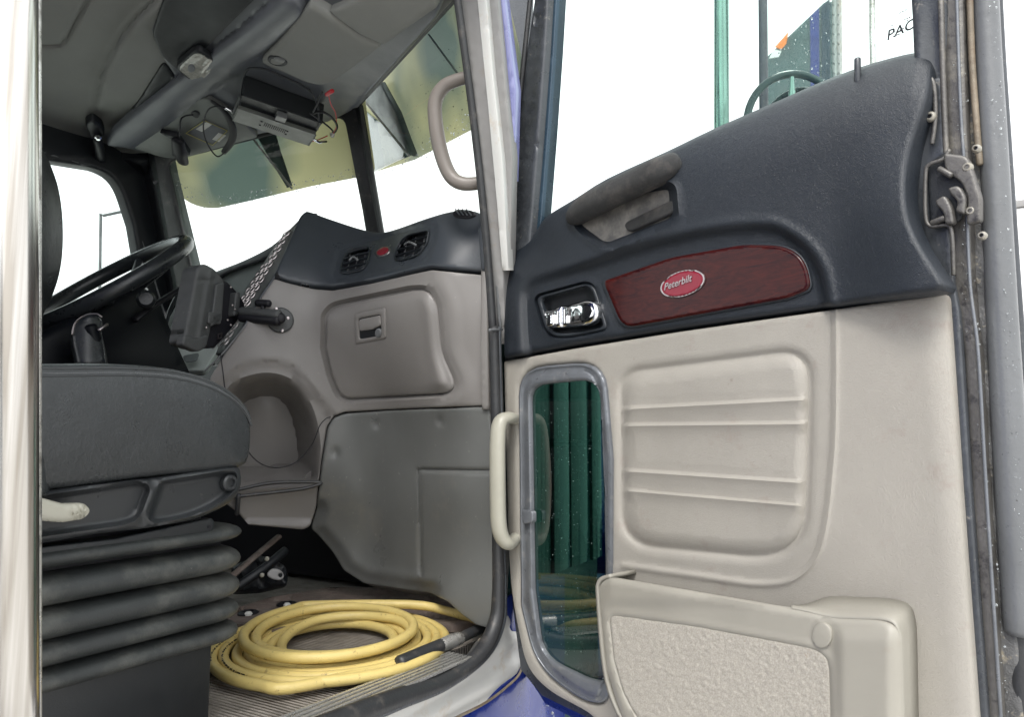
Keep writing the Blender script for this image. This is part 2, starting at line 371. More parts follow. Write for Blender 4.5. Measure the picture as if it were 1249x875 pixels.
M['bolt'] = mat('dull_bolt', (.36, .34, .29), .35, .5, var=(60, .2), dirt=[((.15, .12, .08), 90, .55, .1, .6)])
M['teal'] = mat('teal_dark_metal', (.05, .09, .085), .3, .2, var=(9, .1))
M['mint'] = mat('mint_tube', (.27, .45, .38), .25, .6, var=(9, .15))
M['cream'] = mat('cream_plastic', (.34, .33, .275), .4, var=(20, .06), dirt=[((.25, .2, .15), 50, .64, .08, .5)])
M['chrome'] = mat('chrome', (.85, .86, .88), .07, 1, var=(30, .03))
M['steel'] = mat('polished_steel', (.50, .48, .45), .32, 1, var=(6, .06), fine=('noise', 25, .0015), dirt=[((.5, .42, .32), 8, .6, .2, .5)])
M['wood'] = None
M['badge'] = mat('badge_red_enamel', (.20, .004, .020), .35, coat=.2)
M['silver'] = mat('badge_silver', (.42, .38, .38), .3, 1)
M['rubber'] = mat('weather_rubber', (.025, .026, .028), .42, fine=('noise', 200, .0006), var=(10, .2), dirt=[((.16, .14, .12), 25, .55, .2, .5)])
M['gasket'] = mat('aged_grey_gasket', (.15, .16, .175), .34, .3, fine=('noise', 200, .0003), var=(22, .15), dirt=[((.32, .31, .29), 40, .55, .2, .5), ((.07, .06, .05), 60, .62, .1, .5)])
M['sealgrey'] = mat('grey_bulb_seal', (.12, .125, .13), .34, fine=('noise', 60, .0008), var=(5, .12), dirt=[((.03, .03, .03), 130, .64, .05, .8)])
M['grime'] = mat('grimy_door_metal', (.12, .114, .106), .36, .3, fine=('noise', 220, .0006), var=(12, .25), dirt=[((.03, .028, .03), 48, .53, .12, .85), ((.26, .24, .2), 20, .58, .12, .6)])
M['darkmetal'] = mat('dark_painted_metal', (.05, .055, .062), .3, .1, fine=('noise', 100, .0006), var=(10, .25), dirt=[((.25, .23, .2), 60, .62, .08, .6)])
M['rust'] = mat('rusty_painted_edge', (.20, .165, .12), .55, .1, fine=('noise', 150, .001), var=(14, .4), dirt=[((.12, .08, .05), 25, .5, .2, .7)])
M['pillar'] = mat('grey_pillar_paint', (.235, .23, .225), .35, fine=('noise', 80, .0004), var=(8, .1), dirt=[((.2, .16, .12), 16, .58, .15, .5)])
M['white'] = mat('white_paint', (.52, .52, .50), .35, coat=.2, var=(7, .06), dirt=[((.42, .3, .18), 13, .56, .16, .6)])
M['blue'] = mat('metallic_blue_paint', (.010, .026, .19), .3, .1, coat=.4, var=(5, .2))
M['darkblue'] = mat('dark_steel_blue', (.025, .05, .075), .3, .2, var=(9, .2))
M['violet'] = mat('violet_blue_paint', (.20, .21, .42), .3, .1, coat=1, var=(5, .1))
M['green'] = mat('dark_green_paint', (.02, .07, .075), .25, .1, coat=1, var=(3, .1))
M['headliner'] = mat('grey_headliner', (.25, .256, .24), .8, fine=('noise', 600, .0008), var=(4, .08))
M['console'] = mat('overhead_console_plastic', (.13, .14, .155), .4, fine=('noise', 900, .0003), var=(6, .08))
M['darktrim'] = mat('dark_trim', (.008, .010, .013), .5, fine=('noise', 600, .0004), var=(6, .12))
M['pillartrim'] = mat('greygreen_pillar_trim', (.13, .15, .145), .5, fine=('noise', 700, .0003), var=(6, .06))
M['hose'] = mat('yellow_hose', (.62, .485, .175), .42, fine=('noise', 300, .0005), var=(9, .12), dirt=[((.28, .19, .07), 60, .6, .08, .75), ((.06, .045, .03), 120, .68, .04, .9)])
M['floor'] = None
M['alu'] = mat('worn_aluminium', (.55, .54, .51), .3, .7, fine=('noise', 300, .0006), var=(20, .2), dirt=[((.1, .085, .07), 28, .5, .15, .7)])
M['dirtmetal'] = mat('dirty_sill_metal', (.1, .1, .1), .5, .2, fine=('noise', 180, .002), var=(15, .3), dirt=[((.42, .37, .28), 26, .56, .08, .85), ((.3, .27, .22), 90, .6, .06, .7)])
M['carpet'] = mat('beige_carpet', (.39, .365, .32), .95, fine=('noise', 900, .001), grain=('noise', 420, .0008), var=(420, .2), spec=.1, dirt=[((.28, .2, .15), 70, .66, .06, .5)])
M['brownmat'] = mat('brown_floor_board', (.13, .10, .085), .75, fine=('noise', 60, .003), var=(12, .4), dirt=[((.22, .19, .165), 14, .5, .15, .7), ((.05, .04, .035), 22, .55, .1, .7)])
M['tabletm'] = mat('rugged_rubber', (.05, .053, .054), .55, fine=('noise', 600, .0006), var=(20, .15), dirt=[((.14, .14, .13), 60, .62, .1, .5)])
M['radio'] = mat('grey_radio_case', (.16, .17, .16), .45, .2, fine=('noise', 700, .0003), var=(12, .08))
M['red'] = mat('red_wire', (.55, .02, .03), .4)
M['paper'] = mat('white_label', (.6, .6, .57), .6, var=(60, .1))
M['yellowprint'] = mat('yellow_print', (.45, .42, .1), .6)
M['orange'] = mat('amber_lens', (.9, .22, .01), .25, coat=1)
M['gauge'] = mat('gauge_face', (.62, .66, .64), .5)
M['sagetrim'] = mat('pale_sage_dash_plastic', (.42, .46, .44), .5, var=(9, .05))
def visormat():  # translucency brightens the visor; yellow and green patches paint its reflections
    m = mat('visor_reflection_tint', (.6, .58, .33), .35); n = m.node_tree.nodes; L = m.node_tree.links; b = n['Principled BSDF']
    g = n.new('ShaderNodeNewGeometry'); q = n.new('ShaderNodeTexNoise'); q.inputs['Scale'].default_value = 1.7; q.inputs['Detail'].default_value = 3; L.new(g.outputs['Position'], q.inputs['Vector'])
    r_ = n.new('ShaderNodeValToRGB'); r_.color_ramp.elements[0].position = .36; r_.color_ramp.elements[0].color = (.12, .165, .145, 1); r_.color_ramp.elements[1].position = .53; r_.color_ramp.elements[1].color = (.46, .44, .25, 1)
    L.new(q.outputs['Fac'], r_.inputs[0]); L.new(r_.outputs[0], b.inputs['Base Color'])
    t = n.new('ShaderNodeBsdfTranslucent'); L.new(r_.outputs[0], t.inputs['Color']); x = n.new('ShaderNodeMixShader'); x.inputs[0].default_value = .55
    L.new(b.outputs[0], x.inputs[1]); L.new(t.outputs[0], x.inputs[2]); L.new(x.outputs[0], n['Material Output'].inputs[0]); return m
M['visor'] = visormat()
M['visordark'] = mat('visor_bracket', (.06, .08, .08), .4, .3, var=(8, .2))
M['concrete'] = mat('pale_concrete', (.5, .49, .47), .85, fine=('noise', 20, .004), var=(.7, .12))
M['wallwhite'] = mat('white_wall_paint', (.82, .82, .82), .6, var=(.6, .02))
M['ink'] = mat('black_ink', (.010, .010, .013), .5, spec=.3)
M['deep'] = mat('deep_black_plastic', (.004, .005, .007), .45, spec=.14)
M['lens'] = mat('dome_lens', (.33, .32, .28), .15, var=(60, .35), coat=.8, fine=('noise', 60, .003))
M['wheelblack'] = mat('steering_wheel_black', (.02, .023, .026), .3, fine=('noise', 900, .0002), var=(9, .15))
M['glass_door'] = glassmat('clear_green_glass', (.86, .96, .92))
M['glass_dark'] = glassmat('dark_green_glass', (.06, .16, .125), 2.0)
M['glass_wind'] = glassmat('windshield_glass', (.90, .95, .90), .4)
M['drop'] = mat('water_drop', (.75, .8, .8), .04, 0, spec=1, coat=1); M['drop'].node_tree.nodes['Principled BSDF'].inputs['Transmission Weight'].default_value = .75
M['dropdark'] = mat('dim_water_drop', (.16, .24, .22), .15, spec=.6)
def steelmat():
    m = mat('polished_steel_bar', (.62, .60, .57), .22, 1); n = m.node_tree.nodes; L = m.node_tree.links; b = n['Principled BSDF']
    g = n.new('ShaderNodeNewGeometry'); mp = n.new('ShaderNodeMapping'); mp.inputs['Scale'].default_value = (90, 90, 1.4); L.new(g.outputs['Position'], mp.inputs['Vector'])
    q = n.new('ShaderNodeTexNoise'); q.inputs['Scale'].default_value = 1; q.inputs['Detail'].default_value = 5; L.new(mp.outputs[0], q.inputs['Vector'])
    r_ = n.new('ShaderNodeValToRGB'); r_.color_ramp.elements[0].position = .35; r_.color_ramp.elements[0].color = (.36, .33, .29, 1); r_.color_ramp.elements[1].position = .62; r_.color_ramp.elements[1].color = (.62, .60, .57, 1)
    L.new(q.outputs['Fac'], r_.inputs[0]); L.new(r_.outputs[0], b.inputs['Base Color']); return m
M['steelbar'] = steelmat()
M['mirror'] = mat('mirror_glass', (.92, .93, .93), .015, 1)
# burl wood
def woodmat():
    m = mat('burl_wood', (.06, .008, .01), .22, coat=.06, spec=.18); n = m.node_tree.nodes; L = m.node_tree.links; b = n['Principled BSDF']
    g = n.new('ShaderNodeNewGeometry'); mp = n.new('ShaderNodeMapping'); mp.inputs['Scale'].default_value = (5, 5, 24); mp.inputs['Rotation'].default_value = (.1, .2, 0); L.new(g.outputs['Position'], mp.inputs['Vector'])
    q = n.new('ShaderNodeTexNoise'); q.inputs['Scale'].default_value = 3; q.inputs['Detail'].default_value = 8; q.inputs['Distortion'].default_value = 2.5; q.inputs['Roughness'].default_value = .7; L.new(mp.outputs[0], q.inputs['Vector'])
    r_ = n.new('ShaderNodeValToRGB'); r_.color_ramp.elements[0].position = .3; r_.color_ramp.elements[0].color = (.012, .002, .004, 1); r_.color_ramp.elements[1].position = .72; r_.color_ramp.elements[1].color = (.060, .009, .007, 1)
    L.new(q.outputs['Fac'], r_.inputs[0]); L.new(r_.outputs[0], b.inputs['Base Color']); b.inputs['Roughness'].default_value = .2; return m
M['wood'] = woodmat()
def floormat():
    m = _floor(); n = m.node_tree.nodes; L = m.node_tree.links; b = n['Principled BSDF']
    g = n.new('ShaderNodeNewGeometry'); w = n.new('ShaderNodeTexWave'); w.bands_direction = 'Y'; w.inputs['Scale'].default_value = 34; w.inputs['Distortion'].default_value = .8; w.inputs['Detail Scale'].default_value = .3
    L.new(g.outputs['Position'], w.inputs['Vector']); bp = n.new('ShaderNodeBump'); bp.inputs['Distance'].default_value = .004; bp.inputs['Strength'].default_value = 1; L.new(w.outputs['Fac'], bp.inputs['Height'])
    old = b.inputs['Normal'].links[0].from_socket; L.new(old, bp.inputs['Normal']); L.new(bp.outputs[0], b.inputs['Normal']); return m
def _floor():
    return mat('ribbed_rubber_mat', (.23, .205, .18), .6, fine=('noise', 130, .0015), var=(16, .35), dirt=[((.32, .29, .25), 22, .52, .12, .7), ((.07, .05, .04), 40, .6, .1, .6)])
M['floor'] = floormat()

# ------------------------------------------------------------------ setting: ground, far wall, cab shell
def struct(o): o['kind'] = 'structure'; return o
struct(mk('ground', [(-60, -60, 0), (60, -60, 0), (60, 60, 0), (-60, 60, 0)], [(0, 1, 2, 3)], M['concrete'], smooth=False))
wl = root('white_wall', (0, 7.2, 0), 'long white painted wall standing beyond the open truck door', 'wall')
for k in range(12): abox('wall_panel', (-14+k*1.8, 7.2, 0), (-14+k*1.8+1.79, 7.32, 3.5), M['wallwhite'], wl, .004)
abox('wall_cap', (-14, 7.17, 3.505), (7.6, 7.36, 3.56), M['pillar'], wl, .003)

XS = -.855                                   # passenger side plane of the cab
HZ = np.array([XS, 1.41, 0.0])               # hinge line of the door
E_ = unit([.943, -.334, 0]); N_ = unit([-.334, -.943, 0])
D = Plane(HZ, N_)
def dp(x, y, h=0.0): return D.off(h).at(np.array([float(x)]), np.array([float(y)]))[0]
def dpl(pts): return [dp(*q) for q in pts]

struct(abox('cab_roof', (-2.72, -1.6, 3.06), (-.92, 1.75, 3.12), M['blue'], None, .02))
struct(abox('cab_rear_wall', (-2.68, -1.64, 1.1), (-.9, -1.58, 2.955), M['headliner'], None, .01))
struct(abox('cab_floor', (-2.62, -1.57, 1.14), (-.93, 2.0, 1.192), M['floor'], None, .002))
struct(abox('firewall', (-2.62, 1.98, .7), (-.93, 2.04, 2.02), M['darktrim'], None, .01))
# ------------------------------------------------------------------ truck door
door = root('truck_door', tuple(HZ+[0, 0, 1.0]), 'open truck door with beige lower trim, black upper trim and burl wood inlay', 'door')
low_out = fil([(613, 441), (700, 425), (830, 404), (1000, 379.5), (1147, 357.5, 5), (1157, 361, 8), (1172, 600), (1193, 905), (1196, 960), (760, 960), (727, 876, 20), (667, 844, 20), (640, 815, 25), (621, 720, 40), (618, 640)])
gask_out = fil([(631, 449, 34), (735, 440, 36), (745, 560), (744, 860, 32), (712, 858, 22), (652, 815, 40), (634, 740)])
gask_in = fil([(644, 470, 20), (730, 462, 26), (736, 600), (739, 834, 14), (716, 830, 10), (658, 802, 28), (648, 720)])
_g = np.array(gask_out); _gn = np.roll(_g, -1, 0)-np.roll(_g, 1, 0); _gn = np.stack([-_gn[:, 1], _gn[:, 0]], -1)/np.linalg.norm(_gn, axis=1)[:, None]
gask_mid = list(map(tuple, resample(list(map(tuple, _g+_gn*6.5)), 3)))
rec = fil([(758, 455, 26), (988, 426, 42), (986, 560), (980, 685, 75), (760, 664, 42)], 9)
creases = [((764, 498), (979, 487)), ((764, 518.5), (979, 516)), ((765, 574), (975, 588)), ((766, 598), (973, 616))]
bead = spl([(1018, 377), (1018, 480), (1015, 563), (1002, 661), (975, 702), (930, 713), (850, 703), (760, 690)])
def hf_low(X, Y):
    d = sd(X, Y, rec); h = -.0055*np.exp(-(np.maximum(np.abs(d)-1.5, 0)/3)**2) + .004*ss(-3, -13, d)
    for (xa, ya), (xb, yb) in creases:      # pressed rolls: a crisp step out below each crease, easing back in
        s = Y-(ya+(X-xa)*(yb-ya)/(xb-xa)); w = ss(xa-7, xa+2, X)*ss(xb+7, xb-2, X); h += .0062*ss(-1.8, 1.4, s)*np.exp(-np.maximum(s-1, 0)/9)*w-.0015*np.exp(-((s+3.5)/2.5)**2)*w
    b = dist(X, Y, bead, False); h += .0035*np.exp(-(b/3.2)**2)
    inner = inside(X, Y, list(map(tuple, bead))+[(640, 690), (640, 377)]); h -= .002*ss(0, 4, b)*inner
    f = np.clip((X-(1117+(Y-360)*.085))/48, 0, 1.2); h -= .018*f**2.2
    h += .0006*np.sin(X*.021+1)*np.sin(Y*.017)
    return h
relief('lower_trim', D, low_out, M['beige'], door, 3.8, hf_low, 0, .006, .03, [gask_out], feat=[(rec, True, (-14, -8, -4, -1.5, 1.5, 4.5)), *[(q, False, (-4, -1.6, 0, 1.6, 4, 8)) for q in creases], (bead, False, (-4, -2, 0, 2, 4))])
top = [(612, 306), (628, 300), (643, 291), (652, 281), (662, 266), (675, 256), (700, 241), (740, 216), (812, 183), (870, 155), (950, 120), (1000, 98), (1050, 79), (1100, 65), (1124, 62), (1133, 68)]
up_out = list(map(tuple, spl(top, n=3)))+list(map(tuple, spl([(1135, 82), (1129, 120), (1110, 178), (1103, 222), (1106, 262), (1120, 297), (1147, 340), (1149, 349)], n=4)))+[(1147, 353), (1000, 375), (830, 399.5), (700, 420.5), (613, 436.5)]
inset = list(map(tuple, spl([(639, 434), (636, 372), (640, 351), (655, 339), (696, 327), (806, 294), (874, 280), (934, 276), (961, 285), (987, 306), (1003, 336), (1010, 374)], n=4)))
insetp = inset+[(1010, 420), (639, 460)]
hrec = fil([(653, 362, 8), (722, 343, 14), (741, 402, 8), (683, 414, 26), (665, 405, 12)])
grab = fil([(697, 246, 10), (702, 276, 14), (738, 304, 12), (825, 270, 10), (821, 226, 8), (790, 222, 8)])
topl = np.array(top)
def hf_up(X, Y):
    dt = dist(X, Y, topl, False); h = -.045*(1-np.sqrt(np.clip(1-(1-np.clip(dt/55, 0, 1))**2, 0, 1)))+.012*ss(10, 80, dt)
    d = sd(X, Y, insetp); m = ss(3, -9, d); h = h*(1-m)-.002*m+.003*np.exp(-((d-7)/5)**2)
    h += -.030*ss(2, -7, sd(X, Y, hrec))+.002*np.exp(-((sd(X, Y, hrec)-4)/3)**2)
    g = sd(X, Y, grab); mg = ss(3, -8, g); h = h*(1-mg)-.020*mg+.003*np.exp(-((g-4)/3)**2)
    h += .030*ss(1010, 1125, X)*ss(120, 320, Y)
    return h
relief('upper_trim', D, up_out, M['black'], door, 4.2, hf_up, .004, .007, .045, feat=[(inset, False, (-9, -5, -1, 3, 7)), (hrec, True, (-7, -3, 0, 3, 6)), (grab, True, (-8, -4, 0, 4))])
# grab recess liner, oval insert, grip
relief('grab_recess', D, fil([(701, 250, 8), (706, 276, 12), (740, 299, 12), (821, 267, 10), (817, 230, 8)]), M['taupe_worn'], door, 4, lambda X, Y: -.004*ss(0, -14, sd(X, Y, grab)), -.0105, .002, .006)
relief('grab_insert', D, fil([(759, 272, 9), (815, 245, 8), (824, 244, 6), (825, 258, 12), (765, 284, 8)]), M['scuffed'], door, 2.5, None, -.003, .004, .012)
tube('pull_grip', dpl([(699, 266, -.01), (706, 260, .006), (722, 249, .012), (765, 228, .014), (800, 211, .012), (824, 200, -.006)]), [.016, .0235, .0265, .0265, .026, .022], M['scuffed'], door, seg=20)
# inner release handle
hl = relief('handle_bezel', D, hrec, M['black_smooth'], door, 3, None, .001, .003, .01, [fil([(658, 364, 7), (719, 347, 12), (736, 399, 7), (684, 409, 24), (669, 401, 12)])])
relief('handle_cup', D, fil([(657, 363, 7), (720, 346, 12), (737, 400, 7), (684, 410, 24), (668, 402, 12)]), M['darktrim'], door, 4, lambda X, Y: -.014*ss(2, -12, sd(X, Y, hrec)), -.006, .001, .01)
lev = relief('release_lever', D, fil([(661, 380, 5), (671, 377, 3), (697, 370, 5), (716, 364, 8), (727, 370, 8), (728, 388, 8), (716, 397, 8), (690, 399, 5), (664, 401, 5)]), M['chrome'], door, 2.2,
   lambda X, Y: .012*np.exp(-((X-714)/15)**2*((X < 714)))*np.sqrt(np.clip(1-((Y-(401-X*.026))/22)**2, .05, 1))+.004*np.sin(X*.28)*ss(700, 690, X), .004, .007, .018)
relief('lever_tab', D, fil([(664, 384, 4), (674, 382, 4), (675, 397, 4), (665, 399, 4)]), M['chrome'], door, 2, None, .017, .004, .01)
# burl wood inlay and oval badge
wd_out = fil([(736, 342, 6), (818, 313.5, 10), (905, 298, 12), (958, 299, 22), (982, 318, 22), (989, 352, 10), (960, 364), (765, 399.5, 8), (755, 392, 8), (737, 349, 3)])
relief('wood_inlay', D, wd_out, M['wood'], door, 2.6, None, +.009, .004, .012)
relief('inlay_rim', D, fil([(733.5, 341, 6), (818, 311.5, 10), (905, 296, 12), (959, 297, 22), (984, 316, 22), (991.5, 354, 10), (960, 366), (765, 402, 8), (753, 394, 8), (734, 349, 3)]), M['black_smooth'], door, 2.6, None, .006, .002, .008)
bd = root('badge', tuple(dp(832, 346, .004))); bd.parent = door; bd.location = Vector(dp(832, 346, .004))-Vector(wloc(door))
relief('badge_rim', D, ell(832, 346, 28.2, 15.6, -18, 36), M['silver'], bd, 3, None, .0128, .002, .006, [ell(832, 346, 25.8, 13.6, -18, 36)])
relief('badge_field', D, ell(832, 346, 26.3, 14.0, -18, 36), M['badge'], bd, 3, None, .0116, .001, .004)
bx = unit(dp(870, 333.5, .005)-dp(800, 357.5, .005))
text('badge_lettering', 'Peterbilt', D, 831.5, 346.5, .0172, bx, M['silver'], bd, .0128, .35, .0006, .0001)
# small lower window: gasket, pane, drops
relief('window_gasket', D, gask_out, M['gasket'], door, 2.6, lambda X, Y: -.008*np.exp(-((dist(X, Y, gask_out)-6.5)/2.0)**2)+.003*ss(9, 12, dist(X, Y, gask_out)), .006, .005, .014, [gask_in], feat=[(gask_mid, True, (-2.5, 0, 2.5))])
relief('lower_pane', D, fil([(642, 466, 16), (731, 458, 20), (739, 600), (741, 836, 10), (716, 831, 10), (655, 800, 22), (646, 720)]), M['glass_dark'], door, 20, None, -.003, 0, .005)
drops('pane_drops', D, fil([(652, 500), (730, 492), (734, 812), (722, 818), (660, 785), (655, 700)]), 420, .0003, .0011, M['dropdark'], door, -.0015, lambda x, y: .25+.75*math.exp(-((x-690)/30)**2))
relief('pane_clip', D, fil([(636, 622, 3), (649, 624, 3), (649, 638, 3), (637, 640, 3)]), M['gasket'], door, 4, None, .017, .002, .012)
abx = dp(640, 600, -.05)
# pull handle at the hinge edge
hd = dpl([(629, 512, -.006), (620, 510, .03), (610, 516, .052), (607, 540, .06), (607, 590, .063), (608, 635, .06), (612, 655, .052), (621, 664, .034), (629, 656, -.006)])
tube('pull_handle', hd, [.015, .016, .018, .0185, .0185, .0185, .018, .016, .0145], M['cream'], door, seg=18, flat=.8)
# map pocket
pk = root('map_pocket', tuple(dp(900, 1000, 0))); pk.parent = door; pk.location = Vector(dp(900, 1000, 0))-Vector(wloc(door))
pf = D.off(.075)
front = fil([(728, 712, 12), (742, 705, 8), (850, 724), (942, 740), (982, 746, 20), (1014, 754, 14), (1080, 756, 22), (1097, 772, 16), (1099, 860), (1101, 960), (800, 960), (753, 870, 30), (738, 820), (729, 735)])
carp = fil([(742, 750, 12), (850, 765), (995, 792, 22), (1011, 805, 14), (1014, 900), (1014, 935, 20), (830, 935, 40), (765, 866, 50), (748, 805)])
def hf_pk(X, Y):
    d = sd(X, Y, carp); h = -.005*ss(1.5, -3, d)+.0015*np.exp(-((d-4)/3)**2)
    h += .008*ss(1012, 1030, X)*ss(1099, 1080, X)*ss(755, 785, Y)
    b = sd(X, Y, ell(1002, 776, 14.5, 18)); h -= .0025*np.exp(-(b/1.6)**2)
    h += .004*ss(745, 728, Y)*ss(735, 745, X)
    return h
relief('pocket_front', D, front, M['beige_smooth'], pk, 4, hf_pk, .075, .008, .010, back=True, feat=[(ell(1002, 776, 14.5, 18), True, (-2, 0, 2))])
def tuft(X, Y): return rng.uniform(-.0009, .0009, X.shape)*ss(0, -6, sd(X, Y, carp))
relief('carpet_insert', D, carp, M['carpet'], pk, 2.3, tuft, .0745, .003, .006, sharp=180)
# side walls and closed right box of the pocket
wl_ = list(map(tuple, spl([(744, 706), (731, 712), (730, 735), (738, 820), (753, 868), (775, 900), (800, 957)], n=5)))
rows = []
for h_ in (.069, .06, .03, -.004): rows.append([D.off(.070).at(np.array([x]), np.array([y]))[0]-N_*(.070-h_) for x, y in wl_])
o = loft('pocket_wall', rows, M['beige_smooth'], pk); s_ = o.modifiers.new('s', 'SOLIDIFY'); s_.thickness = .007; s_.offset = 1
fc_ = list(map(tuple, spl([(966, 744), (982, 747), (1014, 755), (1045, 756.5), (1078, 758), (1092, 765), (1096.5, 785)], n=5)))+[(1098, 860), (1100, 958)]
bc_ = list(map(tuple, spl([(972, 740), (990, 737), (1013, 729.5), (1052, 730), (1092, 732.5), (1112, 742), (1118, 765)], n=5)))+[(1120, 860), (1122, 958)]
Fp = [dp(x, y, .071) for x, y in fc_]; Bp = [dp(x, y, -.004) for x, y in bc_]; rows = []
for f in (0, .06, .15, .5, 1): rows.append([a+(b-a)*f+N_*(.004*math.sin(min(f, .2)*7.8))+np.array([0, 0, .004*math.sin(math.pi*min(f*2.5, 1))]) for a, b in zip(Fp, Bp)])
o = loft('pocket_box', rows, M['beige_smooth'], pk, sharp=60); s_ = o.modifiers.new('s', 'SOLIDIFY'); s_.thickness = .004; s_.offset = 0
lw = [D.off(.069).at(np.array([968.]), np.array([float(y)]))[0] for y in (744, 800, 955)]
o = loft('pocket_divider', [[q-N_*a for q in lw] for a in (0, .035, .07)], M['beige_smooth'], pk); s_ = o.modifiers.new('s', 'SOLIDIFY'); s_.thickness = .004
relief('pocket_button', D, ell(1002, 776, 12.2, 15.5), M['beige_smooth'], pk, 4, lambda X, Y: .001*ss(15, 0, np.hypot(X-1002, Y-776)), .079, .0015, .006)
# door shell behind the trim
shell_out = [(613, 330), (700, 262), (900, 160), (1090, 84), (1160, 90), (1172, 355), (1186, 600), (1205, 970), (770, 970), (722, 880), (660, 850), (634, 818), (622, 720), (617, 600)]
shell = relief('door_shell', D, shell_out, M['darkmetal'], door, 16, None, -.046, .004, .012, [gask_in])
relief('outer_skin', D, [(618, 330), (700, 268), (900, 170), (1090, 100), (1200, 100), (1218, 600), (1226, 985), (770, 985), (725, 890), (664, 860), (640, 822), (626, 720), (621, 600)], M['blue'], door, 25, None, -.115, .004, .004, [gask_in], back=True)
# upper window
gl = fil([(662, -330), (1150, -330), (1140, 110), (1000, 140), (700, 290), (640, 310)])
relief('window_pane', D, gl, M['glass_door'], door, 60, None, -.05, 0, .004, back=False)
relief('window_frame_post', D, fil([(695, -300), (715, -300), (671, -60), (664, 60), (655, 180), (644, 310), (611, 318), (627, 160)]), M['darkmetal'], door, 8, lambda X, Y: -.008*np.exp(-((dist(X, Y, [(662, -60), (634, 300)], False))/2.5)**2), -.02, .006, .05)
tube('window_seal', dpl([(653, -60, -.016), (637, 90, -.016), (622, 230, -.016), (616, 300, -.016)]), .006, M['rubber'], door)
relief('window_channel', D, fil([(716, -300), (726, -300), (682, -60), (675, 60), (668, 160), (659, 275), (650, 290), (655, 180), (664, 60)]), M['darkblue'], door, 8, None, -.04, .003, .03)
relief('window_frame_rear', D, fil([(1090, -320), (1135, -320), (1150, -100), (1158, 120), (1126, 100), (1113, 72, 12), (1111, 20)]), M['darkmetal'], door, 7, lambda X, Y: -.01*ss(1120, 1140, X)*ss(-40, 90, Y), -.018, .006, .05)
relief('window_frame_top', D, [(690, -325), (1140, -325), (1140, -300), (690, -300)], M['darkmetal'], door, 20, None, -.018, .006, .05)
tube('lock_knob', dpl([(1046, 100, -.012), (1046, 82, -.012), (1046, 72, -.012)]), .0048, M['darkmetal'], door, smooth_path=0)
text('pane_lettering', 'PACCAR', D, 1098, 13, .021, dp(1125, -3, 0)-dp(1065, 27, 0), M['ink'], door, -.0485, .25, .0002, .0002)
ln = []
for k, (x0, y0, x1, y1) in enumerate([(1087, 21, 1112, 8), (1093, 27, 1112, 20), (1088, 31, 1110, 24), (1088, 40, 1112, 30), (1090, 44, 1100, 40)]):
    n = 7
    for i in range(n):
        if random.random() < .35: continue
        a = (x0+(x1-x0)*i/n, y0+(y1-y0)*i/n); c = dp(*a, -.0485); q = unit(dp(x1, y1, 0)-dp(x0, y0, 0)); ln.append(boxv(c, q*.0011, N_*.0003, [0, 0, .0007], 0))
join('pane_small_print', ln, M['sealgrey'], door)
# jamb: flanges, beads, bulb seal, latch
def strip(name, L, Rr, h, m, sp=7, r=.003, t=.03, hf=None): return relief(name, D, [tuple(q) for q in L]+[tuple(q) for q in Rr[::-1]], m, door, sp, hf, h, r, t)
strip('trim_flange', [(1118, 100), (1112, 180), (1104, 222), (1107, 262), (1121, 297), (1148, 345), (1156, 380), (1172, 600), (1194, 905), (1197, 960)], [(1150, 92), (1153, 180), (1158, 260), (1163, 345), (1170, 380), (1184, 600), (1207, 905), (1212, 960)], -.020, M['darkmetal'], 6)
tube('flange_bead', dpl([(1127, 94, -.012), (1138, 100, -.012), (1141, 140, -.013), (1137, 175, -.013)]), .0028, M['grime'], door)
strip('inner_flange', [(1145, -80), (1150, 120), (1155, 230), (1162, 345), (1175, 430), (1184, 600), (1207, 905), (1212, 960)], [(1172, -80), (1177, 120), (1182, 230), (1185, 345), (1194, 430), (1204, 600), (1223, 905), (1228, 960)], -.028, M['grime'], 5, .005, .04)
tube('flange_ridge', dpl([(1165, -70, -.022), (1171, 120, -.022), (1178, 230, -.022), (1183, 345, -.022), (1193, 430, -.022), (1203, 600, -.022), (1221, 880, -.022)]), .0022, M['gasket'], door)
tube('edge_bead', dpl([(1146, -70, -.02), (1151, 110, -.02), (1157, 235, -.02)]), .0038, M['grime'], door)
strip('outer_flange', [(1170, -80), (1177, 120), (1182, 230), (1185, 345), (1194, 430), (1204, 600), (1223, 905), (1228, 960)], [(1192, -80), (1200, 120), (1206, 230), (1210, 345), (1216, 430), (1228, 600), (1250, 905), (1256, 960)], -.045, M['dirtmetal'], 5, .004, .04, lambda X, Y: .002*np.sin(Y*.08+1))
tube('rusty_edge', dpl([(1181, -70, -.036), (1185, 60, -.036), (1191, 150, -.036), (1195, 200, -.036)]), .0042, M['rust'], door)
tube('bulb_seal', dpl([(1199, -80, -.052), (1205, 60, -.052), (1212, 180, -.052), (1220, 345, -.052), (1227, 470, -.052), (1236, 620, -.052), (1246, 768, -.052)]), [.0155, .016, .0165, .018, .019, .020, .020], M['sealgrey'], door, seg=20)
tube('lower_seal', dpl([(1243, 765, -.06), (1247, 850, -.06), (1252, 960, -.06)]), .015, M['rubber'], door)
tube('outer_lip', dpl([(1214, -80, -.08), (1221, 60, -.08), (1229, 180, -.08), (1240, 345, -.08), (1249, 470, -.08), (1258, 640, -.08), (1272, 960, -.08)]), .0055, M['darkmetal'], door)
la = root('door_latch', tuple(dp(1145, 275, -.02))); la.parent = door; la.location = Vector(dp(1145, 275, -.02))-Vector(wloc(door))
relief('latch_cavity', D, fil([(1130, 200, 6), (1156, 182, 4), (1178, 212, 6), (1172, 270, 8), (1134, 274, 6)]), M['darktrim'], la, 5, None, -.016, .002, .004)
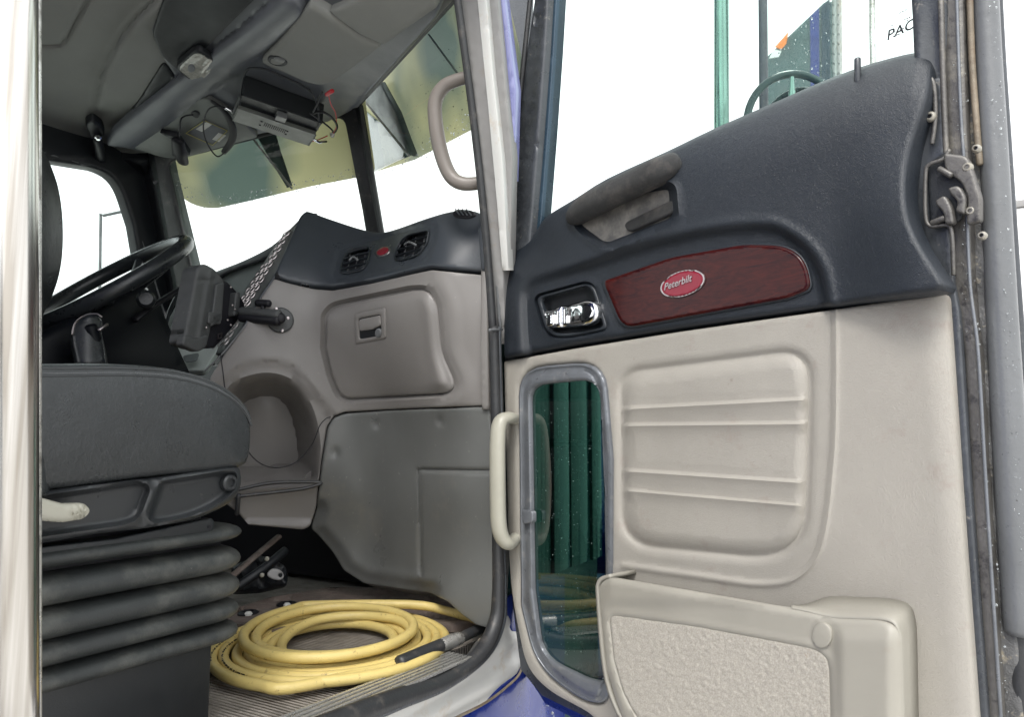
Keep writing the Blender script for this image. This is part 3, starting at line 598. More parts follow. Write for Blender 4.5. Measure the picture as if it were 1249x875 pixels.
tube('latch_rim', dpl([(1158, 183, -.012), (1150, 194, -.01), (1133, 201, -.009), (1129, 214, -.009), (1129, 262, -.009), (1135, 276, -.009), (1154, 275, -.01), (1161, 285, -.01), (1163, 335, -.01)]), .0026, M['grime'], la, smooth_path=4)
relief('latch_plate', D, fil([(1150, 186, 4), (1180, 190, 8), (1196, 240, 4), (1196, 270, 4), (1178, 275, 6), (1180, 240, 6), (1172, 222, 6), (1152, 208, 8)]), M['grime'], la, 4, None, -.006, .003, .01)
relief('latch_claw', D, fil([(1140, 244, 4), (1152, 237, 6), (1160, 252, 6), (1163, 272, 4), (1152, 274, 3), (1150, 258, 6), (1141, 250, 3)]), M['grime'], la, 3, None, .0, .003, .012)
relief('latch_claw', D, fil([(1155, 229, 4), (1169, 225, 7), (1178, 240, 6), (1176, 262, 5), (1165, 258, 4), (1168, 245, 6), (1158, 236, 3)]), M['grime'], la, 3, None, -.002, .003, .012)
tube('latch_pin', dpl([(1137, 272, -.008), (1152, 266, -.006)]), .004, M['grime'], la, smooth_path=0)
tube('latch_pin', dpl([(1146, 206, -.008), (1160, 214, -.006)]), .004, M['grime'], la, smooth_path=0)
for x, y, r_ in ((1136, 143, .0075), (1192, 182, .006), (1181, 205, .0072), (1185, 258, .0065), (1199, 288, .006)):
    b_ = lathe('jamb_bolt', dp(x, y, -.012), N_, [(r_*.95, 0), (r_*.95, .003), (r_*.85, .0055), (r_*.6, .007), (r_*.42, .007), (r_*.38, .004), (r_*.1, .004)], M['bolt'], door, 18)
    lathe('bolt_socket', dp(x, y, -.012)+N_*.0037, N_, [(r_*.38, 0), (r_*.38, .0012)], M['ink'], b_, 6)
drops('door_drops', D, [(1190, -20), (1208, -20), (1236, 600), (1246, 760), (1228, 740), (1205, 200)], 110, .0005, .0016, M['drop'], door, -.034)
drops('flange_drops', D, [(1150, 60), (1170, 60), (1183, 345), (1205, 620), (1225, 875), (1212, 875), (1190, 600), (1160, 300)], 90, .0006, .0018, M['drop'], door, -.024)
# ------------------------------------------------------------------ cab frame: pillars, seals, sill
XP = Plane((XS, 0, 0), (1, 0, 0)); ZF = Plane((0, 0, 1.2), (0, 0, 1))
def xp(x, y, h=0.0): return XP.off(h).at(np.array([float(x)]), np.array([float(y)]))[0]
def zf(x, y, h=0.0): return ZF.off(h).at(np.array([float(x)]), np.array([float(y)]))[0]
_a, _b = xp(600, 330), xp(562, 0)
PJ = Plane(_a, np.cross(_b-_a, [1, .12, 0]))
apil = struct(root('door_pillar', tuple(xp(612, 760))))
def band(name, pts, m, h=0.0, r=.003, t=.02, hf=None, par=None, S=None, sp=8): return relief(name, S or PJ, fil(pts), m, par or apil, sp, hf, h, r, t)
band('pillar_rear_face', [(556, -60), (585, -60), (603, 150), (614, 300), (616, 420), (600, 420), (592, 290), (574, 150)], M['pillar'], 0, .003, .05, lambda X, Y: .003*np.sin(X*.5-Y*.06))
band('pillar_weld_flange', [(576, -60), (588, -60), (601, 90), (613, 200), (620, 330), (612, 330), (606, 250), (595, 130)], M['white'], .006, .002, .03)
band('pillar_outer_step', [(586, -60), (601, -60), (613, 60), (625, 190), (622, 330), (614, 300), (607, 200), (597, 90)], M['pillar'], -.012, .004, .03)
band('pillar_blue_edge', [(599, -60), (610, -40), (629, 108), (626, 220), (622, 220), (612, 90)], M['violet'], -.03, .003, .03)
seal = root('door_opening_seal', tuple(xp(610, 740)), 'black rubber weatherstrip running down the door opening and along the sill', 'door seal')
sp_ = [(549, -60), (559, 0), (579, 150), (594, 290), (602, 400)]
tube('upper_seal', [xp(x-1, y, .004) for x, y in sp_], [.0085, .0085, .009], M['rubber'], seal, seg=16)
tube('upper_bead', [xp(x+8, y, .006) for x, y in sp_], .004, M['sealgrey'], seal, seg=10)
lo_ = [(602, 400), (605, 500), (607, 640), (608, 720), (604, 762), (584, 800), (540, 832), (484, 853), (414, 880), (250, 945)]
tube('lower_seal', [xp(x, y, .004) for x, y in lo_], [.012, .012, .014, .017, .017, .019, .019], M['rubber'], seal, seg=18, smooth_path=8)
lo2 = [(608, 400), (611, 520), (613, 650), (615, 730), (611, 768), (590, 804), (545, 837), (490, 860), (420, 890), (260, 960)]
tube('outer_lip', [xp(x, y, .012) for x, y in lo2], [.006, .006, .008, .008], M['darkmetal'], seal, seg=12, smooth_path=8)
tube('seal_joint', [xp(597, 403, .014), xp(612, 402, .014)], .0035, M['sealgrey'], seal, smooth_path=0)
# painted sill, side skin
sill = struct(root('door_sill', tuple(zf(560, 800))))
relief('painted_sill', XP, fil([(613, 742), (622, 752), (641, 792, 10), (637, 816, 8), (625, 833), (593, 858), (540, 884), (380, 962), (200, 1050), (160, 1050), (330, 925), (500, 855), (584, 812), (609, 777)]), M['white'], sill, 6, lambda X, Y: .004*np.sin((X+Y*1.7)*.11), -.002, .006, .016)
tube('sill_edge_drip', [xp(x, y, .002) for x, y in [(638, 805), (634, 822), (621, 836), (592, 858), (545, 882), (400, 953)]], .0028, M['rust'], sill)
relief('cab_side_skin', XP, [(612, 735), (660, 700), (800, 700), (900, 760), (900, 1100), (200, 1100), (562, 875), (593, 856), (637, 810)], M['blue'], sill, 14, lambda X, Y: .02*np.sin((X-560)*.03), -.022, .006, .004)
drops('skin_drops', XP, [(600, 862), (640, 835), (720, 872), (720, 900), (560, 900)], 26, .0015, .005, M['drop'], sill, -.018)
struct(abox('cab_cowl_side', (-.93, 1.46, .9), (-.89, 2.0, 1.98), M['teal'], None, .01))
SLp = Plane(zf(402, 878), np.cross(zf(571, 803)-zf(402, 878), xp(500, 846)-zf(402, 878)))
lv = struct(root('reflection_slats', (-.885, 1.7, .95)))  # added slats behind the dark pane, shaped to mimic streaky reflections
yy = 1.48
while yy < 1.97:
    wd = rng.uniform(.02, .08); abox('reflection_slat', (-.889, yy, 1.3), (-.884+rng.uniform(.003, .014), yy+wd, 1.95), M['green'] if rng.random() < .4 else M['teal'], lv, .003); yy += wd+rng.uniform(.001, .006)
relief('sill_plate', SLp, fil([(290, 935), (400, 876), (571, 801, 4), (586, 778), (604, 770), (590, 800), (566, 822), (470, 860), (310, 945)]), M['dirtmetal'], sill, 4, lambda X, Y: .004*np.sin((X*.45+Y)*.42)+.002*np.sin(X*.2+Y*.3), -.006, .003, .02)
tr = root('tread_plate', tuple(zf(450, 840)), 'ribbed aluminium tread strip along the door sill beside the yellow hose', 'tread strip')
relief('tread_base', ZF, [(300, 892), (547, 795), (578, 800), (380, 892)], M['darktrim'], tr, 12, None, .001, .002, .004)
for k in range(6):
    a0, a1 = zf(302+k*14.2, 892, .0055), zf(547+k*5.0, 796.5+k*1.15, .0055); b0, b1 = zf(302+k*14.2+7.5, 892, .0055), zf(547+k*5.0+3.0, 797.2+k*1.15, .0055)
    c = (a0+b1)/2; X = (a1-a0)/2; Yv = (b0-a0)/2; Yv = unit(np.cross([0, 0, 1], X))*.0036
    box('tread_rib', c, X, Yv, (0, 0, .003), M['tread'], tr, .001)
relief('floor_board', ZF, fil([(230, 770), (285, 742), (330, 728), (400, 716), (470, 716), (560, 730), (600, 760), (500, 762), (400, 745), (330, 772)]), M['brownmat'], None, 7, lambda X, Y: .010*np.sin(X*.05)*np.sin(Y*.3+X*.02)+.006, .006, .003, .02)['kind'] = 'structure'

# interior grab handle on the pillar
gh = [P(575, 93, 1.56), P(556, 98, 1.57), P(541, 106, 1.58), P(531, 124, 1.59), P(532, 155, 1.60), P(539, 190, 1.61), P(550, 215, 1.61), P(565, 224, 1.60), P(588, 223, 1.60)]
tube('grab_handle', gh, [.0135, .0145, .0155, .0165, .017, .0165, .0155, .0145], M['taupe'], apil, seg=18)

# ------------------------------------------------------------------ windshield
PLp = plane3((205, 190, 2.62), (428, 132, 2.40), (455, 282, 2.50)); PRp = plane3((435, 130, 2.40), (546, 8, 1.62), (463, 282, 2.50))
ws = root('windshield', tuple(P(450, 282, 2.5)), 'two-pane windshield in a black frame with raindrops along its top', 'windshield')
relief('left_frame', PLp, [(185, 178), (430, 118), (441, 128), (470, 300), (474, 470), (236, 470)], M['rubber'], ws, 9, None, .0, .004, .012, [fil([(203, 197, 12), (419, 141, 14), (450, 300), (458, 455), (262, 455)])])
relief('left_pane', PLp, [(196, 186), (428, 130), (462, 300), (466, 462), (250, 462)], M['glass_wind'], ws, 50, None, -.015, 0, .005)
relief('right_frame', PRp, [(426, 124), (536, -20), (580, -40), (622, 330), (520, 420), (474, 440)], M['rubber'], ws, 9, None, .0, .004, .012, [fil([(434, 131, 8), (547, 6), (570, -20), (612, 330), (520, 400), (484, 420)])])
relief('right_pane', PRp, [(428, 126), (545, -20), (580, -36), (618, 330), (520, 410), (476, 430)], M['glass_wind'], ws, 50, None, -.015, 0, .005)
relief('center_post', PRp, fil([(421, 130), (436, 126), (465, 300), (469, 330), (453, 330)]), M['darktrim'], ws, 7, None, .006, .004, .012)
drops('left_pane_drops', PLp, [(205, 215), (255, 240), (330, 228), (447, 200), (447, 222), (380, 232), (300, 250), (240, 258), (210, 235)], 420, .0009, .0032, M['drop'], ws, -.012)
drops('right_pane_drops', PRp, [(452, 205), (500, 180), (575, 130), (590, 150), (505, 200), (460, 216)], 170, .0008, .0026, M['drop'], ws, -.012)
drops('pane_specks', PRp, [(470, 150), (540, 60), (575, 60), (585, 140), (510, 180)], 110, .0006, .0016, M['ink'], ws, -.012)
vz = root('sun_visor', tuple(P(430, 100, 2.4)), 'metal exterior sun visor hanging outside over the top of the windshield', 'sun visor')
relief('left_shade', PLp, fil([(186, 150), (440, 86), (458, 212, 10), (380, 227), (300, 246), (256, 256, 16), (222, 245, 24), (206, 214, 14)]), M['visor'], vz, 8, lambda X, Y: .05*((X-320)/130)**2, -.13, .002, .003)
relief('right_shade', PRp, fil([(415, 108), (600, -80), (640, 90), (590, 150), (505, 195), (446, 213, 6)]), M['visor'], vz, 8, None, -.13, .002, .003)
relief('shade_bracket', PLp, fil([(304, 150), (330, 142), (342, 185), (356, 226), (350, 229), (330, 196)]), M['visordark'], vz, 8, None, -.12, .001, .004)
relief('shade_bracket', PRp, fil([(444, 124), (452, 112), (463, 100), (483, 137), (503, 191), (494, 186), (470, 155)]), M['visordark'], vz, 8, None, -.10, .004, .02)
relief('shade_end_plate', PRp, fil([(437, 130), (470, 155), (498, 190), (450, 212)]), M['green'], vz, 8, None, -.118, .004, .01)
tube('shade_bracket', [P(300, 158, 2.55), P(356, 230, 2.62)], .004, M['pillar'], vz, smooth_path=0)
tube('shade_bracket', [P(443, 121, 2.50), P(499, 190, 2.35)], .004, M['pillar'], vz, smooth_path=0)
tube('shade_seam', [P(523, 42, 1.9), P(560, 92, 1.85)], .003, M['visordark'], vz, smooth_path=0)

# ------------------------------------------------------------------ driver side wall with window, pillar trim
DW = Plane((-2.60, 0, 0), (1, 0, 0))
dw = struct(root('driver_side_wall', (-2.6, 1.4, 1.2)))
win = fil([(-150, 165), (50, 194), (122, 205, 26), (146, 222, 22), (163, 275), (174, 340), (186, 430), (190, 480), (-150, 480)])
relief('wall_lining', DW, [(-700, -330), (180, -40), (215, 160), (246, 420), (250, 720), (150, 1300), (-700, 2100)], M['darktrim'], dw, 22, lambda X, Y: .02*ss(30, 6, dist(X, Y, win)), 0, .01, .05, [win])
relief('side_pane', DW, [(-160, 150), (160, 190), (200, 490), (-160, 490)], M['glass_door'], dw, 60, None, -.02, 0, .004)
tube('window_bead', [DW.at(np.array([float(x)]), np.array([float(y)]), .014)[0] for x, y in win[::2]], .004, M['sealgrey'], dw, closed=True, smooth_path=3, seg=8)
PT = plane3((176, 190, 2.72), (206, 190, 2.66), (245, 345, 2.75))
relief('pillar_trim', PT, fil([(176, 178), (200, 180), (207, 215), (238, 340), (246, 380), (212, 380), (206, 330), (190, 240)]), M['pillartrim'], dw, 7, lambda X, Y: .01*np.sin((X-170-(Y-180)*.2)*.08), .0, .006, .04)
relief('pillar_cover', PT, fil([(150, 170), (178, 178), (192, 240), (206, 320), (214, 400), (196, 400), (180, 300), (168, 232)]), M['darktrim'], dw, 7, None, .01, .008, .05)
sc_ = DW.at(np.array([174.]), np.array([227.]), .05)[0]
lathe('trim_screw', sc_+np.array([.03, 0, 0]), (1, -.5, 0), [(.009, 0), (.009, .004), (.006, .008)], M['sealgrey'], dw, 12)
# mirror bracket outside the driver window
mb = [P(121, 420, 3.3), P(122, 330, 3.3), P(123, 266, 3.3), P(126, 263, 3.3), P(160, 256, 3.3)]
tag(tube('mirror_bracket', mb, .007, M['sealgrey'], seg=8, smooth_path=2), 'thin bent mirror bracket outside the driver side window', 'mirror bracket')

# ------------------------------------------------------------------ roof lining and overhead console
FC = Field([(50, 192, 2.60), (50, 0, 1.86), (200, 0, 1.86), (320, 0, 1.82), (480, 0, 1.66), (545, -5, 1.56), (590, -60, 1.42), (428, 126, 2.36), (205, 182, 2.60), (320, 152, 2.46), (250, 80, 2.18), (150, 165, 2.56), (400, 60, 1.98), (-80, 0, 1.86), (-80, 160, 2.4), (200, -120, 1.55), (450, -120, 1.45), (-80, -120, 1.55)], .002)
def fc(x, y, h=0.0): return FC.at(np.array([float(x)]), np.array([float(y)]), np.array([float(h)]))[0]
def fcl(l): return [fc(*q) for q in l]
rl = struct(root('roof_lining', tuple(fc(200, 60))))
seam1 = spl([(-20, 55), (53, 55), (70, 54), (79, 48), (92, 26), (108, -2), (130, -40)]); seam2 = spl([(220, -40), (188, 0), (168, 20), (150, 42), (133, 70), (122, 100), (117, 130)])
def hf_head(X, Y):
    h = -.012*np.exp(-(dist(X, Y, seam1, False)/3.2)**2)-.014*np.exp(-(dist(X, Y, seam2, False)/3.2)**2)
    h += .03*ss(10, -10, sd(X, Y, list(map(tuple, seam2))+[(500, 130), (500, -40)])); h -= .05*ss(165, 195, Y)*ss(150, 60, X)
    return h
relief('headliner', FC, [(-90, -120), (600, -120), (560, -8), (436, 132), (320, 156), (205, 186), (160, 188), (130, 192), (-90, 170)], M['headliner'], rl, 3.6, hf_head, 0, .004, .05)
relief('wall_header', FC, fil([(-90, 150), (50, 172), (120, 180), (150, 186), (182, 190), (184, 240), (160, 222), (120, 204), (48, 192), (-90, 178)]), M['darktrim'], rl, 7, None, .03, .01, .03)
cons = root('overhead_console', tuple(fc(250, 80)), 'grey overhead console with lamp, placard and storage lids above the windshield', 'overhead console')
ca = spl([(132, 165), (170, 128), (222, 88), (300, 26), (340, -10)]); cb = spl([(150, 168), (200, 138), (250, 100), (320, 50), (380, 5)])
def hf_cons(X, Y):
    c = dist(X, Y, spl([(141, 166), (190, 132), (236, 94), (310, 38), (358, -2)]), False)
    return .035*np.sqrt(np.clip(1-(c/22)**2, 0, 1))-.02*ss(4, 16, sd(X, Y, list(map(tuple, cb))+[(500, 5), (430, 130), (160, 200)])*-1)*0
relief('console_shell', FC, fil([(128, 168, 6), (140, 150), (176, 118), (214, 84), (196, 52), (186, 24), (208, -30), (560, -40), (538, 8), (432, 124), (400, 138), (320, 153), (231, 178), (206, 183), (155, 172)]), M['console'], cons, 4.5, hf_cons, .035, .008, .03)
relief('slot_shade', FC, fil([(150, 146, 4), (200, 62, 8), (216, 82, 4), (176, 118)]), M['darktrim'], cons, 6, None, .037, .004, .02)  # dark plates paint the shade inside the open storage recesses
relief('slot_shade', FC, fil([(187, 24, 6), (206, -30), (330, -30), (262, 34, 6), (222, 74, 10), (198, 52, 6)]), M['darktrim'], cons, 6, lambda X, Y: .004*np.sin(X*.05), .045, .004, .02)
relief('front_panel', FC, fil([(156, 164, 5), (184, 142), (222, 108, 10), (258, 104), (292, 124), (318, 152, 8), (270, 166), (232, 178, 14), (206, 181, 12)]), M['radio'], cons, 6, None, .05, .006, .03)
relief('placard', FC, fil([(231, 147, 3), (254, 131, 3), (281, 143, 3), (262, 161, 3)]), M['console'], cons, 6, None, .053, .001, .003)
for q in (((243, 142), (256, 133), (263, 136), (250, 145)), ((262, 154), (270, 146), (279, 149), (270, 157))): relief('placard_print', FC, list(q), M['paper'], cons, 5, None, .0545, 0, .001)
tube('placard_border', fcl([(231, 147, .055), (254, 131, .055), (281, 143, .055), (262, 161, .055)]), .0012, M['yellowprint'], cons, closed=True, smooth_path=1, seg=6)
relief('lid_catch', FC, fil([(236, 122, 4), (243, 119, 3), (249, 123, 3), (246, 130, 4), (238, 126, 4)]), M['darktrim'], cons, 4, None, .054, .002, .006)
lid = relief('storage_lid', FC, fil([(323, 54, 8), (344, 63, 8), (380, 79, 14), (400, 81, 16), (425, 66), (478, 31, 6), (447, 19), (411, -8), (390, -20), (350, 26)]), M['headliner'], cons, 5, None, .065, .012, .035)
relief('storage_lid', FC, fil([(413, -8), (449, 18), (480, 31, 5), (545, -12), (545, -60)]), M['headliner'], cons, 6, None, .062, .008, .03)
relief('lid_latch', FC, ell(346, 49, 12, 6, 12), M['darktrim'], cons, 3, lambda X, Y: -.008*ss(1, .3, np.hypot((X-346)/12, (Y-49)/6)), .068, .002, .01)
relief('latch_tab', FC, ell(349, 47, 7, 3, 12), M['sealgrey'], cons, 3, None, .068, .002, .008)
dl = root('dome_light', tuple(fc(247, 60, .06)), 'square dome light with clouded lens on the overhead console', 'dome light')
relief('light_bezel', FC, fil([(214, 58, 8), (243, 33, 10), (282, 59, 8), (247, 86, 12)]), M['darktrim'], dl, 4, None, .066, .004, .02, [fil([(219, 59, 6), (243, 38, 8), (276, 59, 6), (246, 81, 10)])])
relief('light_lens', FC, fil([(217, 59, 8), (243, 36, 10), (278, 59, 8), (246, 83, 12)]), M['lens'], dl, 3, lambda X, Y: .006*np.exp(-(((X-247)/22)**2+((Y-60)/16)**2))+.002*np.sin((X+Y)*.45)*ss(245, 262, X), .064, .002, .01)
relief('lamp_bulb', FC, ell(236, 57, 5, 5), M['console'], dl, 3, None, .071, .002, .004)
# hook near the driver side
hk = root('coat_hook', tuple(fc(118, 150, .02)), 'small black coat hook hanging from the roof lining over the driver window', 'hook')
relief('hook_base', FC, fil([(102, 138, 5), (112, 132, 4), (124, 140, 5), (128, 152, 4), (110, 156, 5)]), M['darktrim'], hk, 4, None, .045, .006, .03)
tube('hook_arm', fcl([(117, 150, .06), (121, 165, .07), (122, 178, .06), (122, 186, .04)]), [.014, .017, .018, .01], M['darktrim'], hk)
lathe('hook_screw', fc(118, 146, .065), fc(118, 146, 1)-fc(118, 146, 0), [(.012, 0), (.012, .006), (.006, .011)], M['chrome'], hk, 12)

# two-way radio with its wiring
rd = root('radio', tuple(fc(340, 110, .06)), 'grey two-way radio with slotted speaker grille hung under the overhead console', 'radio')
A_, B_, C_, D_ = fc(303, 92, .12), fc(384, 122, .12), fc(370, 141, .11), fc(295, 112, .11)
Xr = (B_-A_)/2; Yr = (D_-A_)/2; Nr = unit(np.cross(Xr, Yr)); Nr = Nr if Nr @ (EYE-A_) > 0 else -Nr; cr = (A_+B_+C_+D_)/4
box('radio_case', cr-Nr*.022, Xr, Yr*.98, Nr*.022, M['radio'], rd, .003)
Ut = unit(A_-D_); tp0 = (A_+B_)/2
box('radio_lid', tp0+Ut*.035-Nr*.045, Xr*.98, Ut*.035, Nr*.03, M['darktrim'], rd, .003)
box('mount_clip', tp0+Ut*.03-Nr*.006-unit(Xr)*.0, unit(Xr)*.014, Ut*.02, Nr*.008, M['sealgrey'], rd, .002)
gr = []
for j in range(12):
    for i in range(3):
        c = cr+Nr*.0006+unit(Xr)*(-.035+j*.0062)+unit(Yr)*(-.013+i*.0095+j*.0003); gr.append(boxv(c, unit(Xr)*.0014, unit(Yr)*.0040, Nr*.0008, 0))
tag(join('speaker_slots', gr, M['ink'], rd), kind='stuff')
for j, i in ((-.047, -.016), (.04, -.008), (-.047, .014), (.04, .018)): lathe('case_screw', cr+unit(Xr)*j+unit(Yr)*i, Nr, [(.0035, 0), (.0035, .002), (.001, .0025)], M['ink'], rd, 8)
bq = [fc(296, 106, .10), fc(300, 94, .10), fc(305, 82, .10)]
tube('antenna_plug', bq, .008, M['darktrim'], rd, smooth_path=3)
tube('plug_ferrule', [fc(286, 100, .10), fc(295, 105, .10)], .0045, M['chrome'], rd, smooth_path=0)
tube('mounting_bracket', [fc(303, 90, .11), fc(306, 66, .08), fc(312, 58, .07), fc(330, 58, .07), fc(345, 64, .07), fc(380, 82, .07), fc(390, 100, .09), fc(386, 118, .11)], .0035, M['darktrim'], rd, smooth_path=3)
cbl = root('antenna_cable', tuple(fc(275, 120, .08)), 'looped black antenna cable hanging left of the two-way radio', 'cable')
tube('cable_loop', fcl([(287, 100, .10), (276, 98, .10), (265, 103, .10), (258, 118, .10), (257, 135, .10), (262, 151, .10), (270, 161, .10), (280, 155, .10)]), .0024, M['ink'], cbl)
tube('cable_strap', fcl([(266, 102, .07), (282, 112, .08), (290, 128, .085), (288, 145, .085), (276, 162, .08)]), [.009, .013, .014, .013, .009], M['ink'], cbl, flat=.5)
mc = root('microphone', tuple(fc(226, 160, .08)), 'black hand microphone clipped to the console by the placard', 'microphone')
tube('mic_body', fcl([(224, 146, .09), (226, 158, .095), (228, 172, .09)]), [.022, .026, .02], M['ink'], mc, flat=.6)
tube('mic_cord', fcl([(226, 148, .09), (226, 125, .08), (230, 121, .07), (241, 119, .07)]), .0028, M['ink'], mc)
relief('mic_clip', FC, fil([(200, 142, 2), (222, 147, 2), (236, 170, 3), (214, 172, 3), (217, 152, 3)]), M['darktrim'], mc, 5, None, .07, .003, .02)
wr = root('wiring', tuple(fc(405, 110, .06)), 'red and black wires with white plug right of the two-way radio', 'wires')
tube('black_wire', fcl([(384, 100, .10), (396, 98, .10), (407, 106, .10), (412, 120, .09), (410, 132, .08), (404, 136, .08)]), .004, M['ink'], wr)
tube('black_wire', fcl([(380, 100, .10), (394, 112, .10), (404, 126, .09), (406, 134, .08)]), .003, M['ink'], wr)
tube('black_wire', fcl([(384, 98, .10), (392, 88, .09), (397, 80, .08)]), .003, M['ink'], wr)
tube('red_wire', fcl([(404, 80, .08), (407, 92, .09), (412, 104, .09), (411, 122, .09), (406, 134, .085)]), .0016, M['red'], wr)
tube('red_wire', fcl([(372, 136, .11), (384, 137, .10), (398, 135, .09)]), .0018, M['red'], wr)
tube('wire_plug', fcl([(403, 79, .09), (411, 74, .09)]), .006, M['red'], wr, smooth_path=0)
lathe('white_plug', fc(405, 134, .085), fc(405, 134, 1)-fc(405, 134, 0), [(.008, 0), (.008, .006), (.004, .012)], M['paper'], wr, 14)
tube('wire_terminal', fcl([(380, 128, .12), (386, 132, .12), (396, 135, .11)]), .0045, M['chrome'], wr, smooth_path=0)
# ------------------------------------------------------------------ dashboard
FD = Field([(588, 262, 1.68), (560, 258, 1.74), (592, 334, 1.655), (540, 330, 1.665), (524, 328, 1.69), (522, 272, 1.76), (470, 280, 2.0), (450, 345, 1.83), (406, 353, 1.90), (375, 260, 2.08), (355, 285, 1.98), (332, 338, 1.88), (300, 395, 1.85), (272, 432, 1.84),
            (597, 495, 1.645), (550, 484, 1.69), (470, 490, 1.90), (405, 505, 1.93), (395, 420, 1.90), (470, 385, 1.785), (330, 500, 1.86), (265, 500, 1.84), (300, 640, 1.90), (380, 643, 1.98), (262, 590, 1.86),
            (602, 640, 1.64), (560, 600, 1.70), (500, 560, 1.86), (500, 700, 1.90), (430, 600, 1.95), (420, 700, 1.98), (600, 766, 1.635), (550, 730, 1.70)], .004)
def fd(x, y, h=0.0): return FD.at(np.array([float(x)]), np.array([float(y)]), np.array([float(h)]))[0]
dash = root('dashboard', tuple(fd(470, 720, 0)), 'grey-brown dashboard with black top, glove box, air vents and open cubby', 'dashboard')
blk = list(map(tuple, spl([(334, 336), (350, 300), (364, 268), (371, 259), (378, 258), (400, 266), (440, 279), (462, 283), (480, 280), (520, 266), (548, 258), (570, 256), (586, 260), (592, 270)], n=4)))+[(594, 331), (588, 331.5), (526, 325.5, ), (500, 331), (450, 342), (406, 350), (382, 348.5), (350, 342)]
vp = fil([(404, 340, 9), (413, 305, 8), (472, 288), (532, 271, 8), (531, 292), (520, 318, 9), (424, 343, 8)])
v1 = fil([(414, 333, 7), (419, 312, 8), (429, 304, 5), (452, 301, 5), (449, 318, 5), (444, 329, 6), (424, 334, 5)])
v2 = fil([(480, 316, 6), (487, 296, 8), (499, 286, 6), (524, 281, 5), (521, 297), (510, 312, 8), (488, 318, 5)])
def hf_blk(X, Y):
    h = -.003*np.exp(-(sd(X, Y, vp)/1.6)**2)-.004*ss(1, -4, sd(X, Y, vp))
    for q in (v1, v2): h -= .02*ss(1, -5, sd(X, Y, q))
    return h
relief('dash_top', FD, blk, M['dashblack'], dash, 3.2, hf_blk, .002, .006, .10)
tan = [(334, 339.5), (352, 345), (382, 352), (406, 354), (450, 346), (500, 334.5), (526, 329), (588, 335), (597, 335), (598, 495), (560, 496.5), (470, 500), (420, 503), (407, 508), (399, 521), (392, 564), (385, 622), (378, 643), (370, 647), (303, 641), (291, 627), (255, 600), (248, 520), (256, 460), (273, 432), (300, 395), (318, 363)]
glove = fil([(424, 490.5, 3), (548, 483, 10), (558, 470, 10), (539, 430, 14), (536, 372, 10), (524, 349, 12), (500, 350), (404, 370, 12), (393, 383, 6), (392, 425), (400, 458), (410, 484, 10)])
cub = fil([(285, 470, 14), (325, 458, 20), (358, 468, 20), (378, 500, 20), (386, 540, 20), (384, 588, 8), (340, 590), (270, 592), (262, 520)])
crim = spl([(262, 470), (295, 447), (318, 442), (352, 446), (375, 467), (390, 487), (407, 508)])
def hf_tan(X, Y):
    d = sd(X, Y, glove); h = -.016*ss(1.5, -3.5, d)+.004*ss(3, 12, d)*ss(30, 12, d)*ss(520, 540, X)
    h -= .20*ss(5, -20, sd(X, Y, cub))
    b = dist(X, Y, crim, False); s = sd(X, Y, list(map(tuple, crim))+[(395, 640), (262, 640)]); h += -.006*np.exp(-(b/2)**2)-.010*ss(0, -6, s)
    h += .012*np.exp(-((X-531)/9)**2)*ss(330, 350, Y)*0
    return h
relief('dash_panel', FD, fil([(x, y, 3) for x, y in tan]), M['tan'], dash, 3.4, hf_tan, 0, .004, .06, feat=[(glove, True, (-3.5, 0, 2)), (cub, True, (-20, -13, -6, -1, 5)), (crim, False, (-6, -2, 0, 2))])
gin = fil([(425, 487, 4), (546, 480, 12), (553, 469, 12), (536, 430, 14), (532, 374, 12), (520, 353.5, 12), (500, 354), (408, 373.5, 12), (397, 386, 6), (396, 425), (404, 458), (414, 482, 10)])
gd = relief('glove_box_door', FD, gin, M['tan'], dash, 3.5, lambda X, Y: -.004*ss(4, -2, sd(X, Y, [(436, 386), (467, 380), (468, 412), (437, 417)]))+.003*ss(0, -12, sd(X, Y, gin))+.008*np.exp(-((X-521-(Y-350)*.11)/10)**2)*ss(0, -14, sd(X, Y, gin))+.003*ss(360, 470, Y)*ss(0, -40, sd(X, Y, gin)), -.004, .005, .012)
relief('latch_frame', FD, fil([(433, 383, 3), (470, 375.5, 3), (471, 413, 3), (434, 420, 3)]), M['tan'], gd, 3, None, .0035, .0025, .006, [fil([(438, 389, 3), (465, 383.5, 3), (466, 409, 3), (439, 414, 3)])])
relief('latch_pocket', FD, fil([(436, 387, 3), (467, 381, 3), (468, 411, 3), (437, 416, 3)]), M['darktrim'], gd, 4, None, -.0002, 0, .004)
relief('latch_flap', FD, fil([(438.5, 390, 3), (464.5, 384.5, 3), (465, 397, 3), (455, 402), (439, 404, 3)]), M['tan'], gd, 3, lambda X, Y: .003*ss(385, 400, Y), .0035, .002, .006)
relief('lock_cylinder', FD, ell(463, 406, 3.6, 5.4), M['sealgrey'], gd, 2, None, .007, .002, .01)
kick = [(407, 510), (421, 505), (470, 501.5), (598, 496.5), (601, 560), (604, 640), (605, 764), (597, 767), (581, 763), (562, 749), (547, 735), (525, 724), (487, 718.5), (444, 712), (419, 696), (406, 674), (387, 652), (379, 645), (386, 622), (393, 564), (400, 522)]
seam = spl([(514, 700), (513, 640), (512, 580), (514, 574), (530, 574), (601, 575)])
dim = [(459, 517), (538, 514), (409, 552)]
